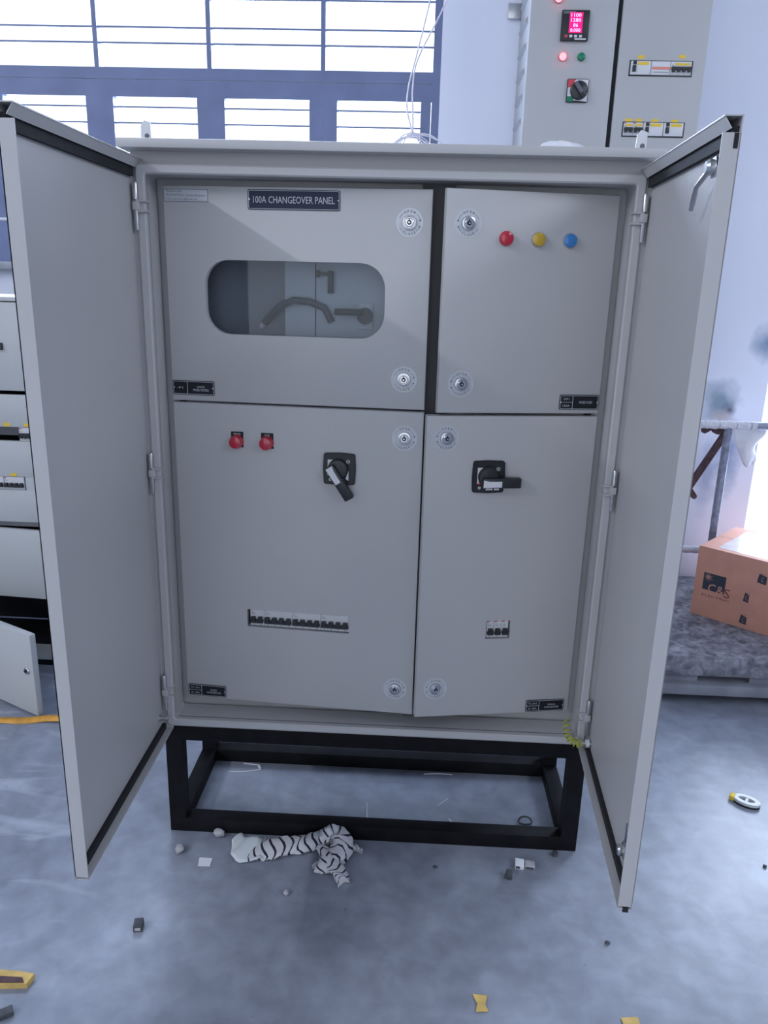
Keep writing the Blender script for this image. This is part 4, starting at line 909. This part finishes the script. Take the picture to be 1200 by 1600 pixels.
tag(blob('dark_chip', (1.065, -0.29, 0.003), (0.006, 0.005, 0.003), DARKBIT, 24, sub=2), 'tiny dark chip on the floor below the open right door', 'debris', 'tiny dark chips on the floor')
m = MB(); m.prism([(-0.05, -0.016), (0.034, -0.014), (0.040, 0.010), (0.010, 0.016), (-0.05, 0.022)], 0, -0.012, YELLOWB); m.prism([(-0.045, -0.012), (0.028, -0.012), (0.020, 0.0), (-0.045, 0.004)], -0.012, -0.014, RUST)
tag(m.build('wood_splinter', None, (-0.178, -0.475, 0.0), (R(-90), 0, R(4))), 'yellowish broken piece of board at the left edge of the floor', 'wood piece')
m = MB(); m.box(-0.014, 0.014, -0.010, 0.010, 0, 0.012, DARKBIT, 0.003); tag(m.build('dark_offcut', None, (-0.155, -0.548, 0), (0, 0, R(35))), 'dark offcut in the lower left corner of the floor', 'offcut')
m = MB(); m.prism([(-0.014, -0.018), (0.016, -0.016), (0.010, 0.004), (0.016, 0.020), (-0.010, 0.022), (-0.006, 0.004)], 0, 0.0012, YELLOWB); m.prism([(-0.009, -0.006), (0.010, -0.006), (0.008, 0.006), (-0.006, 0.006)], -0.0006, 0.0, RUST)
tag(m.build('yellow_scrap', None, (0.772, -0.458, 0.0016), (R(90), 0, 0)), 'torn yellow scrap on the floor at the bottom centre', 'scrap', 'yellow scraps on the floor')
m = MB(); m.prism([(-0.018, -0.014), (0.016, -0.018), (0.018, 0.010), (-0.014, 0.014)], 0, 0.0012, YELLOWB); tag(m.build('yellow_scrap', None, (1.067, -0.488, 0.0014), (R(90), 0, 0)), 'plain yellow scrap cut by the bottom edge right of centre', 'scrap', 'yellow scraps on the floor')
# tape roll, white shell with yellow end
tm = thing('tape_dispenser', 'white oval tape dispenser with a yellow end on the right floor', 'tape dispenser', (1.574, 0.234, 0.0), R(-32))
def oval(a, b, n=28, dx=0): return [(dx + a * math.cos(2 * math.pi * i / n), b * math.sin(2 * math.pi * i / n)) for i in range(n)]
m = MB(); m.T = Matrix.Rotation(R(90), 4, 'X'); m.ring(oval(0.036, 0.022), oval(0.022, 0.010), 0.0, 0.014, WHITEP); m.build('shell', tm)
m = MB(); m.T = Matrix.Rotation(R(90), 4, 'X'); m.ring(oval(0.0365, 0.0225), oval(0.034, 0.020), 0.0002, 0.006, PLASTB); m.build('base_band', tm)
m = MB(); m.box(-0.045, -0.028, -0.012, 0.012, 0.0, 0.015, YELPR, 0.004); m.build('cutter_end', tm)
m = MB(); m.box(-0.004, 0.004, -0.012, 0.012, 0.003, 0.013, WHITEP, 0.001); m.build('spoke', tm)
# orange strap lying on the floor at the left
m = MB(); P = curve([(-0.95, 0.47, 0.003), (-0.80, 0.462, 0.003), (-0.70, 0.466, 0.004), (-0.62, 0.470, 0.004), (-0.55, 0.484, 0.008), (-0.46, 0.480, 0.010), (-0.36, 0.470, 0.003)], 8)
v = []; f = []
for i, p in enumerate(P):
    tw = 0.25 * math.sin(i * 0.18); v += [(p.x, p.y - 0.011, p.z - 0.002 + tw * 0.006), (p.x, p.y + 0.011, p.z + 0.002 - tw * 0.006 + 0.004)]
f = [(2 * i, 2 * i + 2, 2 * i + 3, 2 * i + 1) for i in range(len(P) - 1)]
m.add(v, f, ORANGES); o = m.build('packing_strap', recalc=False); s_ = o.modifiers.new('thickness', 'SOLIDIFY'); s_.thickness = 0.0012
tag(o, 'orange packing strap lying on the floor below the small open door', 'strap')
